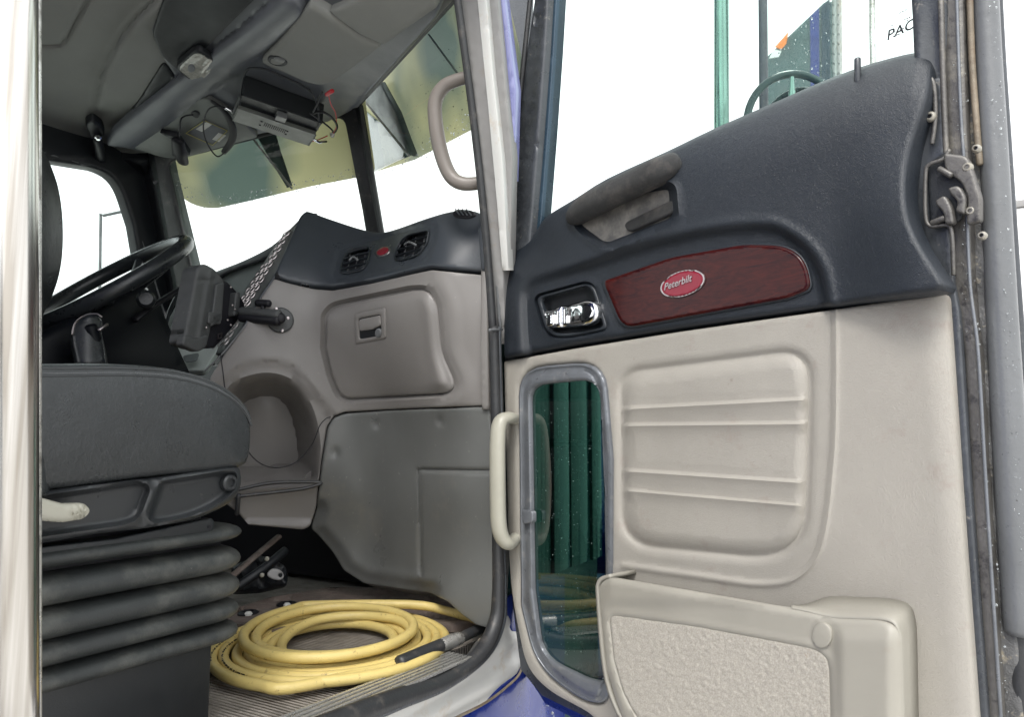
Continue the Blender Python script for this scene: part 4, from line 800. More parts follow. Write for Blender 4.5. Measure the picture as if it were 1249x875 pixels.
def hf_kick(X, Y):
    h = -.007*np.exp(-(dist(X, Y, seam, False)/2)**2)+.002*inside(X, Y, [(512, 574), (620, 574), (620, 800), (512, 800)])
    for a, b in dim: h -= .006*np.exp(-(np.hypot(X-a, (Y-b)*.8)/4.2)**2)
    h += .012*np.exp(-((X-480)/30)**2)*ss(600, 690, Y)-.015*np.exp(-((X-455)/25)**2)*ss(520, 600, Y)
    h -= .02*ss(18, 0, dist(X, Y, kick[11:19], False))
    return h
relief('kick_panel', FD, fil([(x, y, 4) for x, y in kick]), M['kick'], dash, 3.5, hf_kick, .002, .004, .05, feat=[(seam, False, (-3, -1, 1, 3))])
for a, b in dim: lathe('panel_screw', fd(a, b, -.008), fd(a, b, 1)-fd(a, b, 0), [(.0055, 0), (.0055, .003), (.003, .0045), (.002, .002)], M['ink'], dash, 10)
relief('edge_cover', FD, fil([(587, 290, 4), (596, 285, 4), (599, 500), (590, 500), (588, 400)]), M['tan'], dash, 6, None, .012, .004, .03)
relief('edge_cover', FD, fil([(586, 280, 4), (594, 270, 4), (598, 333), (588, 332)]), M['dashblack'], dash, 6, None, .016, .004, .03)
tube('cup_holder_ring', [fd(280, 600, .01), fd(296, 595, .012), fd(330, 588, .010), fd(372, 587, .008), fd(392, 589, .004), fd(372, 594, .012), fd(340, 598, .014), fd(300, 603, .014), fd(284, 606, .012)], .0045, M['rubber'], dash)
tube('cup_holder_ring', [fd(291, 602, .014), fd(290, 614, .014), fd(289, 626, .01)], .006, M['rubber'], dash, smooth_path=3)
relief('defrost_vent', FD, fil([(551, 262, 4), (558, 256.5, 4), (577, 257.5, 4), (583, 264, 4), (572, 268, 4), (557, 267, 4)]), M['ink'], dash, 3, None, .006, .003, .01)
for k in range(4): tube('vent_slat', [fd(557+k*5, 258.5, .010), fd(563+k*5, 266, .010)], .0016, M['dashblack'], dash, smooth_path=0, seg=6)
relief('vent_surround', FD, vp, M['dashblack'], dash, 4, None, -.0015, .002, .004, [v1, v2])
def vent(c, pl, tilt, w):
    v = root('air_vent', tuple(fd(*c, 0))); v.parent = dash; v.location = Vector(fd(*c, 0))-Vector(wloc(dash))
    relief('vent_cavity', FD, pl, M['ink'], v, 4, None, -.016, 0, .004)
    p = np.array(pl); ring = np.concatenate([p, p[:1]])
    tube('vent_rim', [fd(x, y, .001) for x, y in resample(pl, 5)], .0022, M['black_smooth'], v, closed=True, smooth_path=2, seg=8)
    ys = np.linspace(.12, .88, 5); y0, y1 = p[:, 1].min(), p[:, 1].max(); x0, x1 = p[:, 0].min(), p[:, 0].max(); sl = -.26
    for q in ys:
        xs = np.linspace(x0-4, x1+4, 60); yy = y0+(y1-y0)*q+sl*(xs-(x0+x1)/2); k = inside(xs, yy, pl)
        if k.sum() < 4: continue
        xa, xb = xs[k][0], xs[k][-1]; ya, yb = yy[k][0], yy[k][-1]
        tube('vent_slat', [fd(xa, ya, -.003), fd((xa+xb)/2, (ya+yb)/2, -.001), fd(xb, yb, -.003)], .0035, M['black_smooth'], v, smooth_path=2, seg=8, flat=.4, up=fd(xa, ya, 1)-fd(xa, ya, 0), capr=False)
    for q in np.linspace(.25, .75, 3):
        xc = x0+(x1-x0)*q; tube('vent_fin', [fd(xc+2, y0+5, -.008), fd(xc-2, y1-5, -.008)], .0012, M['sealgrey'], v, smooth_path=0, seg=6)
    tube('vent_tab', [fd(c[0]-w, c[1]+1, .004), fd(c[0], c[1]-2, .007), fd(c[0]+w, c[1]+1, .004)], .003, M['sealgrey'], v, smooth_path=3)
vent((432, 318), v1, 0, 5); vent((502, 299), v2, 0, 7)
bgd = root('dash_badge', tuple(fd(467, 307, .0))); bgd.parent = dash; bgd.location = Vector(fd(467, 307, 0))-Vector(wloc(dash))
relief('badge_rim', FD, ell(467, 307, 9.5, 5, -24, 24), M['silver'], bgd, 2, None, .001, .001, .004)
relief('badge_field', FD, ell(467, 307, 7.6, 3.9, -24, 24), M['badge'], bgd, 2, None, .0022, .001, .003)
# switch panel on the driver side of the console, seen edge-on
s0, s1, s2 = fd(357, 282, -.01), fd(276, 428, -.01), P(330, 292, 2.35)
PS = Plane(s0, np.cross(s1-s0, s2-s0))
relief('switch_panel', PS, fil([(366, 266, 4), (352, 300), (336, 334), (318, 360), (298, 396), (270, 432, 8), (262, 432), (282, 385), (300, 350), (318, 325), (340, 292)]), M['ink'], dash, 6, None, -.002, .003, .02)
k = 0; upv = unit(s0-s1)
for u in np.linspace(.09, .96, 15):
    for j, w in enumerate((5, 11, 17)):
        if j == 2 and u < .3: continue
        x = 363+(281-363)*u-w*(.55+.75*u); y = 272+(424-272)*u+j*3-w*.1
        b0 = PS.at(np.array([x]), np.array([y]))[0]+PS.N*.004; sd_ = unit(rays(x+1, y)-rays(x, y))
        tube('toggle_switch', [b0+(upv*math.cos(a)*.011+sd_*math.sin(a)*.0048) for a in np.linspace(0, 2*math.pi, 8, endpoint=False)], .0017, M['silver'], dash, closed=True, smooth_path=1, seg=6)
tube('panel_edge', [fd(371, 262, -.004), fd(352, 300, -.004), fd(334, 338, -.004), fd(318, 362, -.004), fd(299, 396, -.004), fd(272, 433, -.004)], .0032, M['dashblack'], dash)
tube('panel_edge', [fd(300, 396, .0), fd(285, 416, .002), fd(268, 436, .004), fd(250, 452, .0)], .0022, M['sealgrey'], dash)
# driver side of the dash
relief('dash_cowl', plane3((250, 340, 2.45), (372, 262, 2.15), (300, 400, 2.4)), list(map(tuple, spl([(225, 352), (256, 334), (296, 318), (330, 300), (352, 280), (372, 260)], n=4)))+list(map(tuple, spl([(366, 276), (346, 302), (318, 318), (275, 334), (236, 362)], n=4))), M['dashblack'], dash, 5, None, 0, .006, .05)
relief('cluster_side', plane3((270, 336, 2.42), (345, 304, 2.25), (290, 400, 2.35)), fil([(268, 334), (316, 317), (350, 298), (330, 330), (308, 360), (290, 400), (270, 440), (236, 400)]), M['pillartrim'], dash, 7, None, -.01, .004, .03)
relief('instrument_cluster', plane3((200, 390, 2.35), (236, 340, 2.45), (262, 450, 2.3)), fil([(236, 330, 8), (266, 332), (300, 372), (262, 432), (250, 452, 6), (216, 452, 6), (200, 400)]), M['sagetrim'], dash, 6, None, -.02, .004, .03)
PG = plane3((200, 390, 2.33), (236, 340, 2.43), (262, 450, 2.28))
for c in (((222, 392), 7, 17), ((236, 370), 6, 12), ((291, 340), 6, 10), ((296, 352), 5, 7)):
    q = [PG.at(np.array([x]), np.array([y]))[0] for x, y in ell(*c[0], c[1], c[2], 22, 16)]; tube('gauge_rim', q, .003, M['chrome'], dash, closed=True, smooth_path=1, seg=8)
    relief('gauge_face', PG, ell(*c[0], c[1]*.85, c[2]*.85, 22, 16), M['gauge'] if c[0][0] < 260 else M['ink'], dash, 4, None, -.004, 0, .004)
for k, (dx, w) in enumerate(((0, .006), (8, .004))): tube('cluster_bezel', [PG.at(np.array([float(x+dx)]), np.array([float(y+dx*.6)]), .01)[0] for x, y in [(203, 398), (210, 376), (222, 356), (238, 340), (256, 332)]], w, M['black_smooth'], dash)
relief('cluster_slot', PG, fil([(222, 434, 4), (244, 430, 5), (240, 440, 3), (226, 442, 3)]), M['pillartrim'], dash, 4, None, .004, .001, .004)
# under the dash
struct(abox('heater_housing', (-2.5, 1.72, 1.2), (-1.15, 1.95, 1.9), M['ink'], None, .03))
ub = root('floor_bracket', tuple(P(320, 720, 2.1)), 'rusty pedal bracket with bolts in the dark under the dashboard', 'bracket')
relief('dark_backing', plane3((280, 706, 2.0), (340, 655, 2.08), (330, 720, 2.02)), fil([(282, 690, 6), (318, 676, 6), (350, 690, 8), (352, 712, 8), (318, 720, 6), (282, 722, 6)]), M['darktrim'], ub, 6, lambda X, Y: .01*np.sin(X*.3)*np.sin(Y*.35), 0, .01, .04)  # dark mass added behind the bracket to deepen the gloom
tube('bracket_bar', [P(280, 706, 1.95), P(310, 680, 2.0), P(340, 655, 2.05)], .012, M['brownmat'], ub, smooth_path=0, flat=.5)
tube('bracket_arm', [P(290, 716, 1.95), P(322, 694, 2.0), P(348, 672, 2.05)], .012, M['darktrim'], ub, smooth_path=0)
relief('bracket_lug', plane3((320, 690, 1.98), (350, 690, 2.0), (330, 720, 1.97)), fil([(324, 702, 5), (331, 693, 5), (342, 695, 6), (348, 703, 6), (342, 709, 6), (332, 707, 5)]), M['pillar'], ub, 3, None, 0, .002, .006, [ell(342, 702, 2.4, 2.6)])
for x, y, r_ in ((326, 682, .006), (320, 702, .006), (298, 708, .004)): lathe('bracket_bolt', P(x, y, 1.97), -VD, [(r_, 0), (r_, .004), (r_*.5, .006)], M['cream'], ub, 8)
for x, y in ((350, 741), (303, 752)):
    q = root('floor_anchor', tuple(zf(x, y)), 'small round bolt-down anchor on the floor beside the hose, ' + ('nearer the dashboard' if x > 320 else 'nearer the seat bellows'), 'floor anchor', 'floor anchors')
    lathe('anchor_cup', zf(x, y, .004), (0, 0, 1), [(.026, 0), (.026, .008), (.020, .012), (.013, .012), (.011, .004)], M['ink'], q, 18); lathe('anchor_cap', zf(x, y, .008), (0, 0, 1), [(.010, 0), (.010, .006), (.006, .010)], M['paper'], q, 12)

# ------------------------------------------------------------------ tablet on its arm
tb = root('tablet_computer', tuple(P(245, 420, 1.80)), 'rugged black tablet computer held on a ball-joint arm in front of the dash switches', 'tablet')
TP = plane3((243, 330, 1.78), (264, 345, 1.83), (232, 415, 1.76))
relief('tablet_body', TP, fil([(241, 326, 5), (250, 321, 5), (263, 328, 5), (275, 344, 4), (262, 380), (256, 412, 4), (244, 426, 5), (224, 418, 5), (228, 395)]), M['tabletm'], tb, 3, lambda X, Y: .004*np.exp(-(dist(X, Y, [(258, 328), (243, 415)], False)/3)**2)-.003*np.exp(-(dist(X, Y, [(240, 342), (262, 342)], False)/1.5)**2), 0, .006, .05)
relief('back_cover', TP, fil([(262, 345, 3), (276, 342, 3), (292, 358, 4), (300, 372), (290, 392), (276, 410, 4), (262, 425, 4), (248, 424), (254, 395)]), M['ink'], tb, 4, None, -.012, .005, .04)
relief('corner_guard', TP, fil([(225, 408, 3), (240, 412, 3), (256, 408, 4), (252, 424, 5), (242, 430, 5), (222, 421, 4)]), M['tabletm'], tb, 3, None, .006, .004, .02)
for q in (((264, 346), (274, 344), (271, 392), (257, 399)), ((288, 356), (294, 357), (292, 385), (285, 386)), ((255, 380), (271, 382), (270, 396), (254, 395))): relief('mount_cleat', TP, fil([(x, y, 3) for x, y in q]), M['tabletm'], tb, 3, None, .008, .003, .025)
for x, y in ((279, 351), (281, 373), (284, 378), (275, 391), (279, 397), (249, 400)): lathe('cleat_screw', TP.at(np.array([x*1.]), np.array([y*1.]), .006)[0], TP.N, [(.003, 0), (.003, .003), (.0015, .004)], M['silver'], tb, 8)
relief('cleat_sticker', TP, fil([(266, 407), (271, 406), (271, 413), (266, 414)]), M['silver'], tb, 3, None, -.003, 0, .002, [fil([(267.3, 408.3), (269.7, 407.8), (269.7, 411.7), (267.3, 412.2)])])
am = root('mounting_arm', tuple(fd(342, 392, .01))); am.parent = tb; am.location = Vector(fd(342, 392, .01))-Vector(wloc(tb))
dn = unit(fd(342, 390, 1)-fd(342, 390, 0))
lathe('base_plate', fd(342, 391, -.002), dn, [(.033, 0), (.033, .008), (.030, .011), (.018, .013)], M['tabletm'], am, 28)
for x, y in ((337, 378), (351, 389), (344, 404)): lathe('plate_screw', fd(x, y, .008), dn, [(.0042, 0), (.0042, .003), (.002, .004)], M['silver'], am, 10)
a0, a1 = fd(339, 391, .04), TP.at(np.array([284.]), np.array([385.]), .03)[0]
tube('arm_half', [fd(342, 391, .01), a0+(a1-a0)*-.05], [.010, .014], M['ink'], am, smooth_path=0)
tube('arm_half', [a0+[0, 0, .007], a0+(a1-a0)*.5+[0, 0, .008], a1+[0, 0, .007]], [.014, .012, .013], M['tabletm'], am, smooth_path=4)
tube('arm_half', [a0-[0, 0, .007], a0+(a1-a0)*.5-[0, 0, .008], a1-[0, 0, .007]], [.014, .012, .013], M['ink'], am, smooth_path=4)
mid = a0+(a1-a0)*.42
tube('clamp_screw', [mid, mid+[0, 0, .036]], .006, M['ink'], am, smooth_path=0)
tube('clamp_knob', [mid+[0, 0, .034]-unit(a1-a0)*.018, mid+[0, 0, .034]+unit(a1-a0)*.018], .0095, M['ink'], am, smooth_path=0)
cd = [P(269, 432, 1.80), P(272, 455, 1.8), fd(282, 490, .03), fd(296, 535, .02), fd(313, 560, .02), fd(335, 568, .02), fd(360, 563, .01), fd(380, 542, .006), fd(389, 520, .008), fd(397, 511, .006), fd(403, 509, .003)]
tag(tube('charging_cord', cd, .0013, M['ink'], seg=8), 'thin black charging cord hanging in front of the dash cubby', 'cord')

# ------------------------------------------------------------------ steering wheel and column
A1, A2 = P(206, 300, 2.32), P(42, 399, 1.98); Cw = (A1+A2)/2; e1 = (A1-A2)/2; rw = np.linalg.norm(e1); e1 = e1/rw
vw = unit(Cw-EYE); side = unit(np.cross(e1, vw)); e2 = unit(side*.10+vw*.995-e1*((side*.10+vw*.995) @ e1)); ax = np.cross(e1, e2); ax = ax if ax[2] > 0 else -ax
sw = root('steering_wheel', tuple(Cw-ax*.1), 'large black steering wheel seen nearly edge-on in front of the driver window', 'steering wheel')
tube('wheel_rim', [Cw+rw*(e1*math.cos(a)+e2*math.sin(a)) for a in np.linspace(0, 2*math.pi, 48, endpoint=False)], .023, M['wheelblack'], sw, closed=True, smooth_path=1, seg=16)
lathe('wheel_hub', Cw-ax*.09, ax, [(.07, 0), (.085, .02), (.08, .05), (.03, .06)], M['wheelblack'], sw)
for a in (.5, 2.6, 4.0, 5.4): tube('wheel_spoke', [Cw-ax*.05+.05*(e1*math.cos(a)+e2*math.sin(a)), Cw-ax*.03+.16*(e1*math.cos(a)+e2*math.sin(a)), Cw+(rw-.005)*(e1*math.cos(a)+e2*math.sin(a))], [.018, .014, .012], M['wheelblack'], sw, smooth_path=3)
colm = root('steering_column', tuple(P(180, 440, 2.2)), 'dark steering column cover with stalks below the steering wheel', 'steering column')
relief('column_cover', plane3((120, 380, 2.02), (190, 360, 2.2), (170, 470, 2.12)), fil([(-20, 440), (30, 418), (110, 375), (168, 345, 10), (192, 356, 10), (205, 385), (222, 425), (236, 455), (240, 500), (-20, 500)]), M['deep'], colm, 7, lambda X, Y: .05*np.sin((X-20)/200*3.1)*np.sin((Y-340)/160*3), 0, .02, .12)
tube('column_stalk', [P(165, 390, 2.08), P(186, 374, 2.12), P(222, 352, 2.2)], [.014, .012, .014], M['ink'], colm, smooth_path=3, flat=.6)
lathe('stalk_button', P(178, 366, 2.08), P(178, 360, 2.0)-P(178, 370, 2.1), [(.026, 0), (.026, .012), (.018, .02)], M['wheelblack'], colm, 20)
sh = root('shift_lever', tuple(P(110, 450, 1.85)), 'black gear shift knob rising behind the front seat cushion', 'gear lever')
tube('lever_boot', [P(120, 470, 1.84), P(116, 425, 1.83), P(110, 400, 1.82)], [.03, .022, .02], M['deep'], sh)
relief('lever_knob', plane3((90, 400, 1.8), (125, 390, 1.84), (105, 430, 1.8)), fil([(87, 400, 10), (97, 385, 8), (118, 382, 8), (126, 390, 5), (124, 402, 6), (128, 425), (130, 445), (95, 445), (89, 420)]), M['wheelblack'], sh, 4, lambda X, Y: .012*np.exp(-((X-106)/16)**2), 0, .008, .05)
tube('knob_trim', [P(x, y, 1.79) for x, y in [(88, 408), (92, 394), (104, 385), (118, 383), (124, 387)]], .0022, M['silver'], sh)
tube('knob_switch', [P(121, 403, 1.80), P(131, 396, 1.82)], .004, M['silver'], sh, smooth_path=0)

# ------------------------------------------------------------------ seats
SX = -1.03; PSX = Plane((SX, 0, 0), (1, 0, 0))
def sx(x, y, h=0.0): return PSX.off(h).at(np.array([float(x)]), np.array([float(y)]))[0]
seat = root('passenger_seat', tuple(sx(150, 860)), 'black vinyl air-ride passenger seat on a rubber bellows base', 'seat')
cush = list(map(tuple, spl([(-120, 450), (0, 444), (60, 444), (130, 444), (190, 448), (232, 458), (262, 473), (281, 490), (291, 510), (294, 530), (292, 555), (288, 568)], n=5)))+list(map(tuple, spl([(283, 571), (240, 577), (170, 584), (110, 592), (50, 600), (-120, 620)], n=4)))
pr = np.array([sx(x, y) for x, y in cush]); ctr = pr.mean(0)
rows = []
for dx, sc in ((.035, .84), (.030, .93), (.018, .975), (0, 1.0), (-.05, 1.01), (-.25, 1.02), (-.45, 1.01), (-.50, 1.0), (-.52, .95)):
    q = pr.copy(); rel = q-ctr; q = ctr+rel*[1, 1-(1-sc)*.55, sc]; q[:, 0] += dx; rows.append(q)
cap_c = ctr+[.038, 0, 0]; rows.insert(0, np.array([cap_c+(p-cap_c)*[0, .45, .4] for p in rows[0]])+[.002, 0, 0]); rows.insert(0, np.repeat([cap_c+[.003, 0, 0]], len(pr), 0))
cu_ = loft('seat_cushion', [list(r_) for r_ in rows], M['seat'], seat, True, False, 180)
top_i = [i for i, (x, y) in enumerate(cush) if y < 512 and x > -60]
tube('cushion_piping', [pr[i]+[.030, 0, -.008] for i in top_i][::2]+[], .0036, M['seat'], cu_)
tube('cushion_piping', [pr[i]+[.0345, 0, -.018] for i in top_i][::2], .0018, M['seatplastic'], cu_)
st = []
for i in range(0, len(top_i)-1):
    a, b = pr[top_i[i]]+[.0345, 0, -.014], pr[top_i[i+1]]+[.0345, 0, -.014]
    for f in np.linspace(0, .85, 6): st.append(boxv(a+(b-a)*(f+.06), (b-a)*.05, (.0008, 0, 0), (0, 0, .0007), 0))
tag(join('cushion_stitches', st, M['sealgrey'], cu_), kind='stuff')
sh_out = fil([(-60, 625), (50, 600), (110, 592), (200, 582), (284, 568, 5), (294, 570, 5), (297, 590, 10), (288, 612, 20), (245, 634, 30), (180, 645), (120, 652), (50, 664), (-60, 680)])
r1 = fil([(40, 612), (60, 606), (170, 588, 8), (183, 595, 8), (168, 634, 14), (145, 640), (40, 655)])
r2 = fil([(196, 588, 8), (270, 577), (288, 576, 8), (287, 600, 20), (240, 628, 24), (190, 638, 8), (180, 632, 8)])
def hf_sh(X, Y):
    h = 0*X
    for q in (r1, r2): d = sd(X, Y, q); h += -.010*ss(1, -5, d)+.005*np.exp(-((d-3)/3)**2)
    return h
relief('side_cover', PSX, sh_out, M['seatplastic'], seat, 3, hf_sh, .030, .005, .04, feat=[(r1, True, (-5, -2, 1, 3, 6)), (r2, True, (-5, -2, 1, 3, 6))])
lathe('cover_bolt', sx(277, 589, .022), (1, 0, 0), [(.0135, 0), (.0135, .008), (.011, .011), (.007, .011), (.0065, .006), (.001, .006)], M['seatplastic'], seat, 22)
relief('adjuster_lever', PSX, fil([(20, 600, 8), (55, 608), (80, 615), (106, 614, 6), (114, 623, 8), (106, 634, 7), (80, 638), (50, 636), (20, 630)]), M['cream'], seat, 3, lambda X, Y: .002*np.sin(X*1.2)*ss(84, 88, X)*ss(108, 104, X), .055, .007, .016)
relief('seat_bracket', PSX, fil([(-60, 690), (50, 668), (140, 658), (258, 632, 2), (262, 636, 2), (261, 648, 5), (250, 653, 3), (140, 667), (50, 682), (-60, 700)]), M['basebox'], seat, 6, None, .018, .002, .01)
lathe('bracket_hole', sx(255, 643, .0185), (1, 0, 0), [(.003, 0), (.003, .001)], M['ink'], seat, 10)
# bellows: five stacked folds, each a rounded loop round the base
def loop_pts(z, grow, ylo=.36, yhi=.845, xin=-1.52, n=10):
    xo = SX+.005+grow; yh = yhi+grow; yl = ylo-grow; xi = xin-grow; r_ = .05+grow*.6; pts = []
    for cx_, cy_, a0_ in ((xo-r_, yh-r_, 0), (xi+r_, yh-r_, 90), (xi+r_, yl+r_, 180), (xo-r_, yl+r_, 270)):
        for k in range(n): a = R(a0_+90*k/(n-1)); pts.append((cx_+r_*math.cos(a), cy_+r_*math.sin(a), z))
    return np.array(pts)
bel = root('seat_bellows', (SX-.25, .6, 1.3)); bel.parent = seat; bel.location = Vector((SX-.25, .6, 1.3))-Vector(wloc(seat))
zs = [float(sx(276, y)[2]) for y in (630, 652, 685, 718, 746, 772)]
for k, z in enumerate(zs[1:]):
    dz = (zs[k]-z)*.5; rows = []
    for a in np.linspace(-90, 90, 13): rows.append(loop_pts(z+dz*.15+dz*1.0*math.sin(R(a)), -.034+.056*max(math.cos(R(a)), 0)**.7))
    rr = [list(r_) for r_ in rows]; loft('bellows_fold', rr, M['bellows'], bel, True, False, 60)
zt = float(sx(265, 774)[2]); box('seat_base', ((-1.52+SX-.003)/2, .585, (1.2+zt)/2), ((SX+.0-(-1.52))/2, 0, 0), (0, .222, 0), (0, 0, (zt-1.2)/2+.012), M['basebox'], seat, .004)
zb = float(zs[1]); box('scissor_frame', (-1.28, .6, zb+.03), (.22, 0, 0), (0, .2, 0), (0, 0, .05), M['ink'], seat, .004)
relief('seat_valance', PSX, [(-60, 700), (50, 684), (270, 645), (270, 668), (50, 712), (-60, 735)], M['ink'], seat, 12, None, -.02, .002, .02)
relief('backrest_side', PSX, list(map(tuple, spl([(-60, 480), (20, 530), (52, 541), (62, 556), (70, 575), (68, 596), (50, 612), (-60, 640)], n=4))), M['seat'], seat, 6, lambda X, Y: .02*ss(0, -20, X-70), .02, .01, .08)
ds = root('driver_seat', (-1.95, .7, 1.2), 'dark grey driver seat backrest edge showing behind the polished grab bar', 'seat')
bp_ = [P(66, 300, 2.0), P(64, 260, 2.0), P(56, 225, 2.0), P(38, 190, 2.0), P(0, 160, 2.0)]; bq_ = [P(66, 300, 2.0), P(63, 335, 2.0), P(54, 366, 2.0), P(40, 395, 2.0), P(20, 440, 2.0)]
edge = bp_[::-1]+bq_[1:]; edge = spl(edge, n=4)
rows = [[p+np.array([-.02, -.05*k, 0])*(1 if k else 0)+np.array([0, 0, 0]) for p in edge] for k in range(3)]
rows = [[p for p in edge], [p+np.array([.10, -.03, 0]) for p in edge], [p+np.array([.20, -.14, 0]) for p in edge], [p+np.array([.16, -.26, 0]) for p in edge], [p+np.array([-.1, -.30, 0]) for p in edge]]
rows = [[p+np.array([-.30, -.12, 0]) for p in edge]]+rows
loft('backrest', rows, M['seat'], ds, False, False, 180)
abox('cushion', (-2.25, .45, 1.62), (-1.72, .98, 1.78), M['seat'], ds, .05)
abox('pedestal', (-2.2, .5, 1.2), (-1.78, .9, 1.61), M['basebox'], ds, .02)

# ------------------------------------------------------------------ yellow hose
hp = []
def loopk(cx, cy, a, b, z, rot, a0, a1, n=16, drift=(0, 0)):
    for i in range(n):
        f = i/(n-1); q = R(a0+(a1-a0)*f); c, s = math.cos(R(rot)), math.sin(R(rot)); u, v = a*math.cos(q), b*math.sin(q)
        hp.append(zf(cx+drift[0]*f+u*c-v*s, cy+drift[1]*f+u*s+v*c, z+.003*math.sin(q*2)))
HR = .0104
RT = np.array([math.cos(YAW), math.sin(YAW), 0.0]); C0 = np.array([0, 0, 1.2])+RT*-.372+VD*1.615
def ring(f, th, z, sh=(0, 0)):        # f: 1 = outermost coil; th: 0 = right, 90 = towards the door opening
    a, b = .247*f, .292*f; w = 1+.018*math.sin(2*th+.6)+.012*math.sin(3*th+1.9)
    return C0+RT*(a*math.cos(th)*w+sh[0])-VD*(b*math.sin(th)*w+sh[1])+np.array([0, 0, z])
hp = [zf(492, 806, HR+.006), zf(462, 818, HR+.002)]; NT = 6.3; st_ = 28
for i in range(3, int(NT*st_)):
    q = i/st_; th = math.pi*.30+2*math.pi*q; f = 1-.088*q; hp.append(ring(f+.012*math.sin(q*5.1)*(q > .5), th, HR+.0012+.002*math.sin(q*7)))
th0 = math.pi*.30+2*math.pi*NT; f0 = 1-.088*NT
for i in range(int(2.27*st_)):
    q = i/st_; up_ = min(1, q/.22); up_ = up_*up_*(3-2*up_); hp.append(ring(f0+(.90-f0)*(min(1, q/2.2)*.85+.15*math.sin(q*3.0)*min(1, q)), th0+2*math.pi*q, HR+.001+up_*HR*2.0+(.0095 if q > 1 else 0)*min(1, (q-1)*4), (.012*math.sin(q*4)*up_, .012*math.cos(q*3)*up_)))
_l = hp[-1]; print('hose end', (_l-C0) @ RT, (_l-C0) @ VD)
hp += [zf(500, 738, .045), zf(545, 746, .028), zf(575, 755, .016), zf(600, 761, .013)]
hp = np.array(hp)
hose = root('hose', tuple(zf(410, 790)), 'coiled dirty yellow rubber hose lying on the cab floor', 'hose')
tube('hose_coil', hp, HR, M['hose'], hose, smooth_path=4, seg=14)
hp = spl(hp, n=4); pr_ = []
for s_, e_ in ((24, 62), (128, 168)):
    for i in range(s_*1, e_*1):
        a, b = hp[i], hp[i+1]; dr = unit(b-a); o_ = unit(EYE-a); o_ = unit(o_-dr*(o_ @ dr)); u_ = np.cross(dr, o_)
        for f in (.1, .32, .55, .8):
            if random.random() < .75: pr_.append(boxv(a+(b-a)*f+o_*(HR-.0002), dr*.0010, o_*.0004, u_*.0016, 0))
tag(join('hose_print', pr_, M['ink'], hose), kind='stuff')
tube('hose_sleeve', [zf(488, 809, .020), zf(512, 799, .020), zf(538, 788, .021)], .0138, M['rubber'], hose, smooth_path=3, seg=14)
tube('hose_ferrule', [zf(537, 788.5, .021), zf(548, 784, .021), zf(561, 779, .021)], [.0135, .0148, .0135], M['alu'], hose, smooth_path=3, seg=16)
tube('hose_lead', [zf(559, 780, .02), zf(578, 771, .02), zf(600, 762, .02)], .0115, M['rubber'], hose, smooth_path=3, seg=12)

# ------------------------------------------------------------------ outside: grab bar, mirror, hood side, sleeper
b0, b1 = xp(17, -60, .02), xp(17, 940, .02)
bar = root('grab_bar', tuple(b1), 'polished stainless grab bar standing upright at the left edge of the door opening', 'grab bar')
tube('bar_tube', [b0+(b1-b0)*f for f in np.linspace(0, 1, 5)], .0222, M['steelbar'], bar, smooth_path=2, seg=48)
c0, c1 = xp(44, -60, .002), xp(44, 940, .002)
tube('bar_flange', [c0+(c1-c0)*f for f in np.linspace(0, 1, 5)], .0055, M['alu'], bar, smooth_path=2, seg=16)
struct(abox('sleeper_side', (-.93, -2.6, .8), (-.875, .30, 2.9), M['blue'], None, .02))
hd_ = root('truck_hood', (-1.5, 2.9, .8), 'dark blue truck hood and fender beyond the door', 'hood')
abox('hood_shell', (-2.3, 2.06, 1.0), (-1.1, 3.4, 1.95), M['blue'], hd_, .08)
abox('fender', (-1.12, 2.3, .95), (-.72, 3.5, 1.35), M['blue'], hd_, .12)
abox('cowl_step', (-1.1, 1.9, .3), (-.8, 2.35, .95), M['darkmetal'], hd_, .03)
lathe('wheel', (-.95, 2.9, .52), (1, 0, 0), [(.2, 0), (.48, .01), (.52, .05), (.52, .2), (.48, .24), (.2, .25)], M['rubber'], hd_, 32)
# side mirror seen through the door glass
mr = root('side_mirror', tuple(P(975, 140, 1.45)), 'tall framed side mirror outside the door glass, with a round convex mirror below', 'mirror')
mc_ = P(972, 40, 1.45); rin = unit(P(932, 78, 1.45)-EYE); nm = unit(np.array([.03, -1, .02])-rin); PM = Plane(mc_, nm)
def refl(x, y, Y0=-9.0):
    p = PM.at(np.array([float(x)]), np.array([float(y)]))[0]; r_ = unit(p-EYE); r_ = r_-2*(r_ @ PM.N)*PM.N; return p+r_*((Y0-p[1])/r_[1])
def backprism(name, pts, m, Y0, th, par):
    a = [refl(x, y, Y0) for x, y in pts]; loft(name, [a, [q-np.array([0, th, 0]) for q in a]], m, par, True, True, 30)
pt = root('parked_truck', tuple(refl(975, 300)*[1, 1, 0]), 'blue and dark green parked truck reflected in the side mirror', 'truck')
backprism('truck_body', [(920, 84), (1005, 3), (1040, -2), (1040, 420), (920, 420)], M['green'], -9, 2.5, pt)
backprism('body_stripe', [(988, 20), (999, 9), (1001, 420), (992, 420)], M['blue'], -8.97, .05, pt)
backprism('body_stripe', [(1002, 6), (1012, -2), (1016, 420), (1004, 420)], M['darkblue'], -8.97, .05, pt)
backprism('amber_lamp', [(945, 57), (962, 38), (959, 53), (953, 60)], M['orange'], -8.9, .1, pt)
backprism('head_lamp', [(938, 71), (944, 60), (953, 62), (950, 69)], M['wallwhite'], -8.9, .1, pt)
relief('mirror_glass', PM, [(930, -80), (1019, -80), (1021, 140), (930, 160)], M['mirror'], mr, 40, None, 0, 0, .01)
relief('mirror_case', PM, [(924, -90), (1025, -90), (1027, 150), (926, 170)], M['sagetrim'], mr, 12, None, -.004, .006, .05)
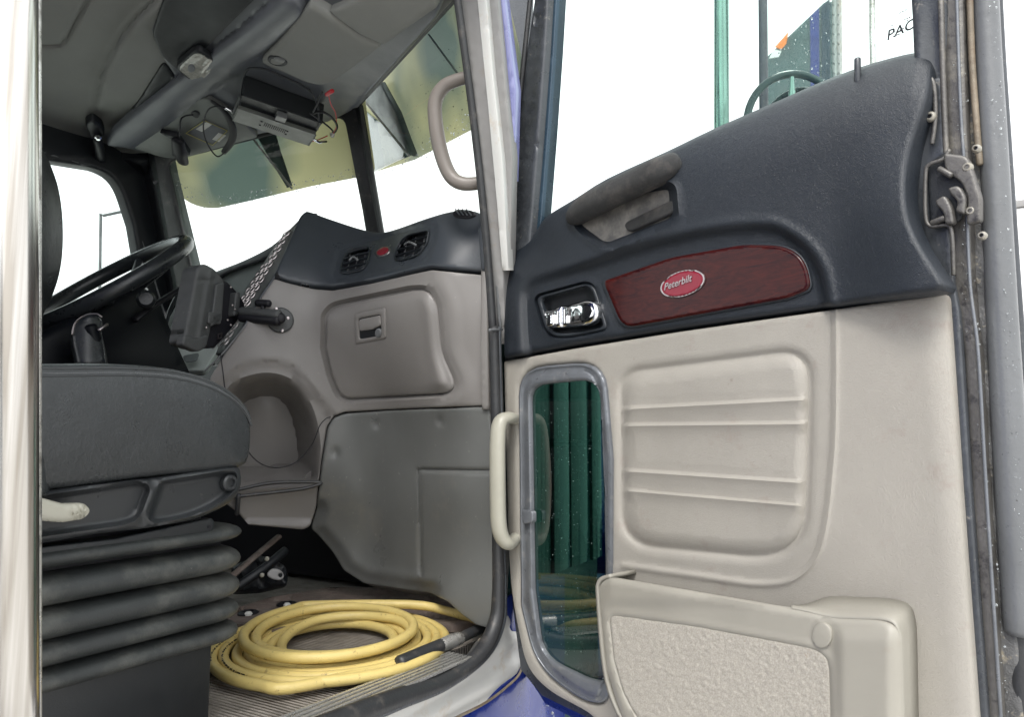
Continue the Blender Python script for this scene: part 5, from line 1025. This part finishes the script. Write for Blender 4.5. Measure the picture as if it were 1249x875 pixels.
for x0, x1, m_ in ((924, 935, 'gasket'), (1014, 1020, 'sagetrim'), (1020, 1026, 'white')): relief('mirror_frame', PM, [(x0, -90), (x1, -90), (x1+2, 150), (x0+2, 170)], M[m_], mr, 12, None, .006, .004, .02)
tube('mirror_post', [P(880, -80, 1.5), P(880, 30, 1.5), P(880, 160, 1.5)], .0155, M['mint'], mr, smooth_path=2, seg=18)
tube('mirror_post', [P(1064, -80, 1.4), P(1064, 40, 1.4), P(1066, 120, 1.4)], .006, M['alu'], mr, smooth_path=2, seg=14)
vx = P(965, 150, 1.40); rin = unit(vx-EYE)
cv = root('convex_mirror', tuple(vx)); cv.parent = mr; cv.location = Vector(vx)-Vector(wloc(mr))
q = [P(x, y, 1.40) for x, y in ell(968, 150, 57, 60, 0, 40)]
tube('convex_rim', q, .0075, M['teal'], cv, closed=True, smooth_path=1, seg=12)
lathe('convex_stem', P(966, 94, 1.39), P(966, 140, 1.39)-P(966, 94, 1.39), [(.004, 0), (.005, .02), (.009, .05)], M['mint'], cv, 14)
drops('mirror_drops', PM, [(940, 10), (1010, 0), (1012, 120), (945, 100)], 60, .0008, .0022, M['drop'], mr, .003)
mh = root('fender_mirror', tuple(P(640, 100, 2.4)), 'dark grey mirror housing showing between the pillar and the door window frame', 'mirror housing')
relief('mirror_housing', plane3((600, 0, 2.3), (700, 0, 2.35), (640, 100, 2.3)), fil([(560, -80), (668, -60), (672, 46, 8), (688, 68, 8), (670, 84, 10), (628, 116), (590, 140)]), M['darkmetal'], mh, 12, None, 0, .02, .09, back=True)
abox('housing_arm', (-1.06, 1.9, 1.95), (-1.03, 1.93, 2.5), M['darkmetal'], mh, .005)
# far utility pole
pl = root('utility_pole', (-19.8, 33.2, 0), 'faint utility pole with a crossarm far beyond the right windshield pane', 'utility pole')
tube('pole_mast', [(-19.8, 33.2, 0), (-19.8, 33.2, 15.0)], [.16, .11], M['sealgrey'], pl, smooth_path=0, seg=10)
tube('pole_crossarm', [(-20.9, 33.2, 13.6), (-18.7, 33.4, 13.9)], .06, M['sealgrey'], pl, smooth_path=0, seg=8)
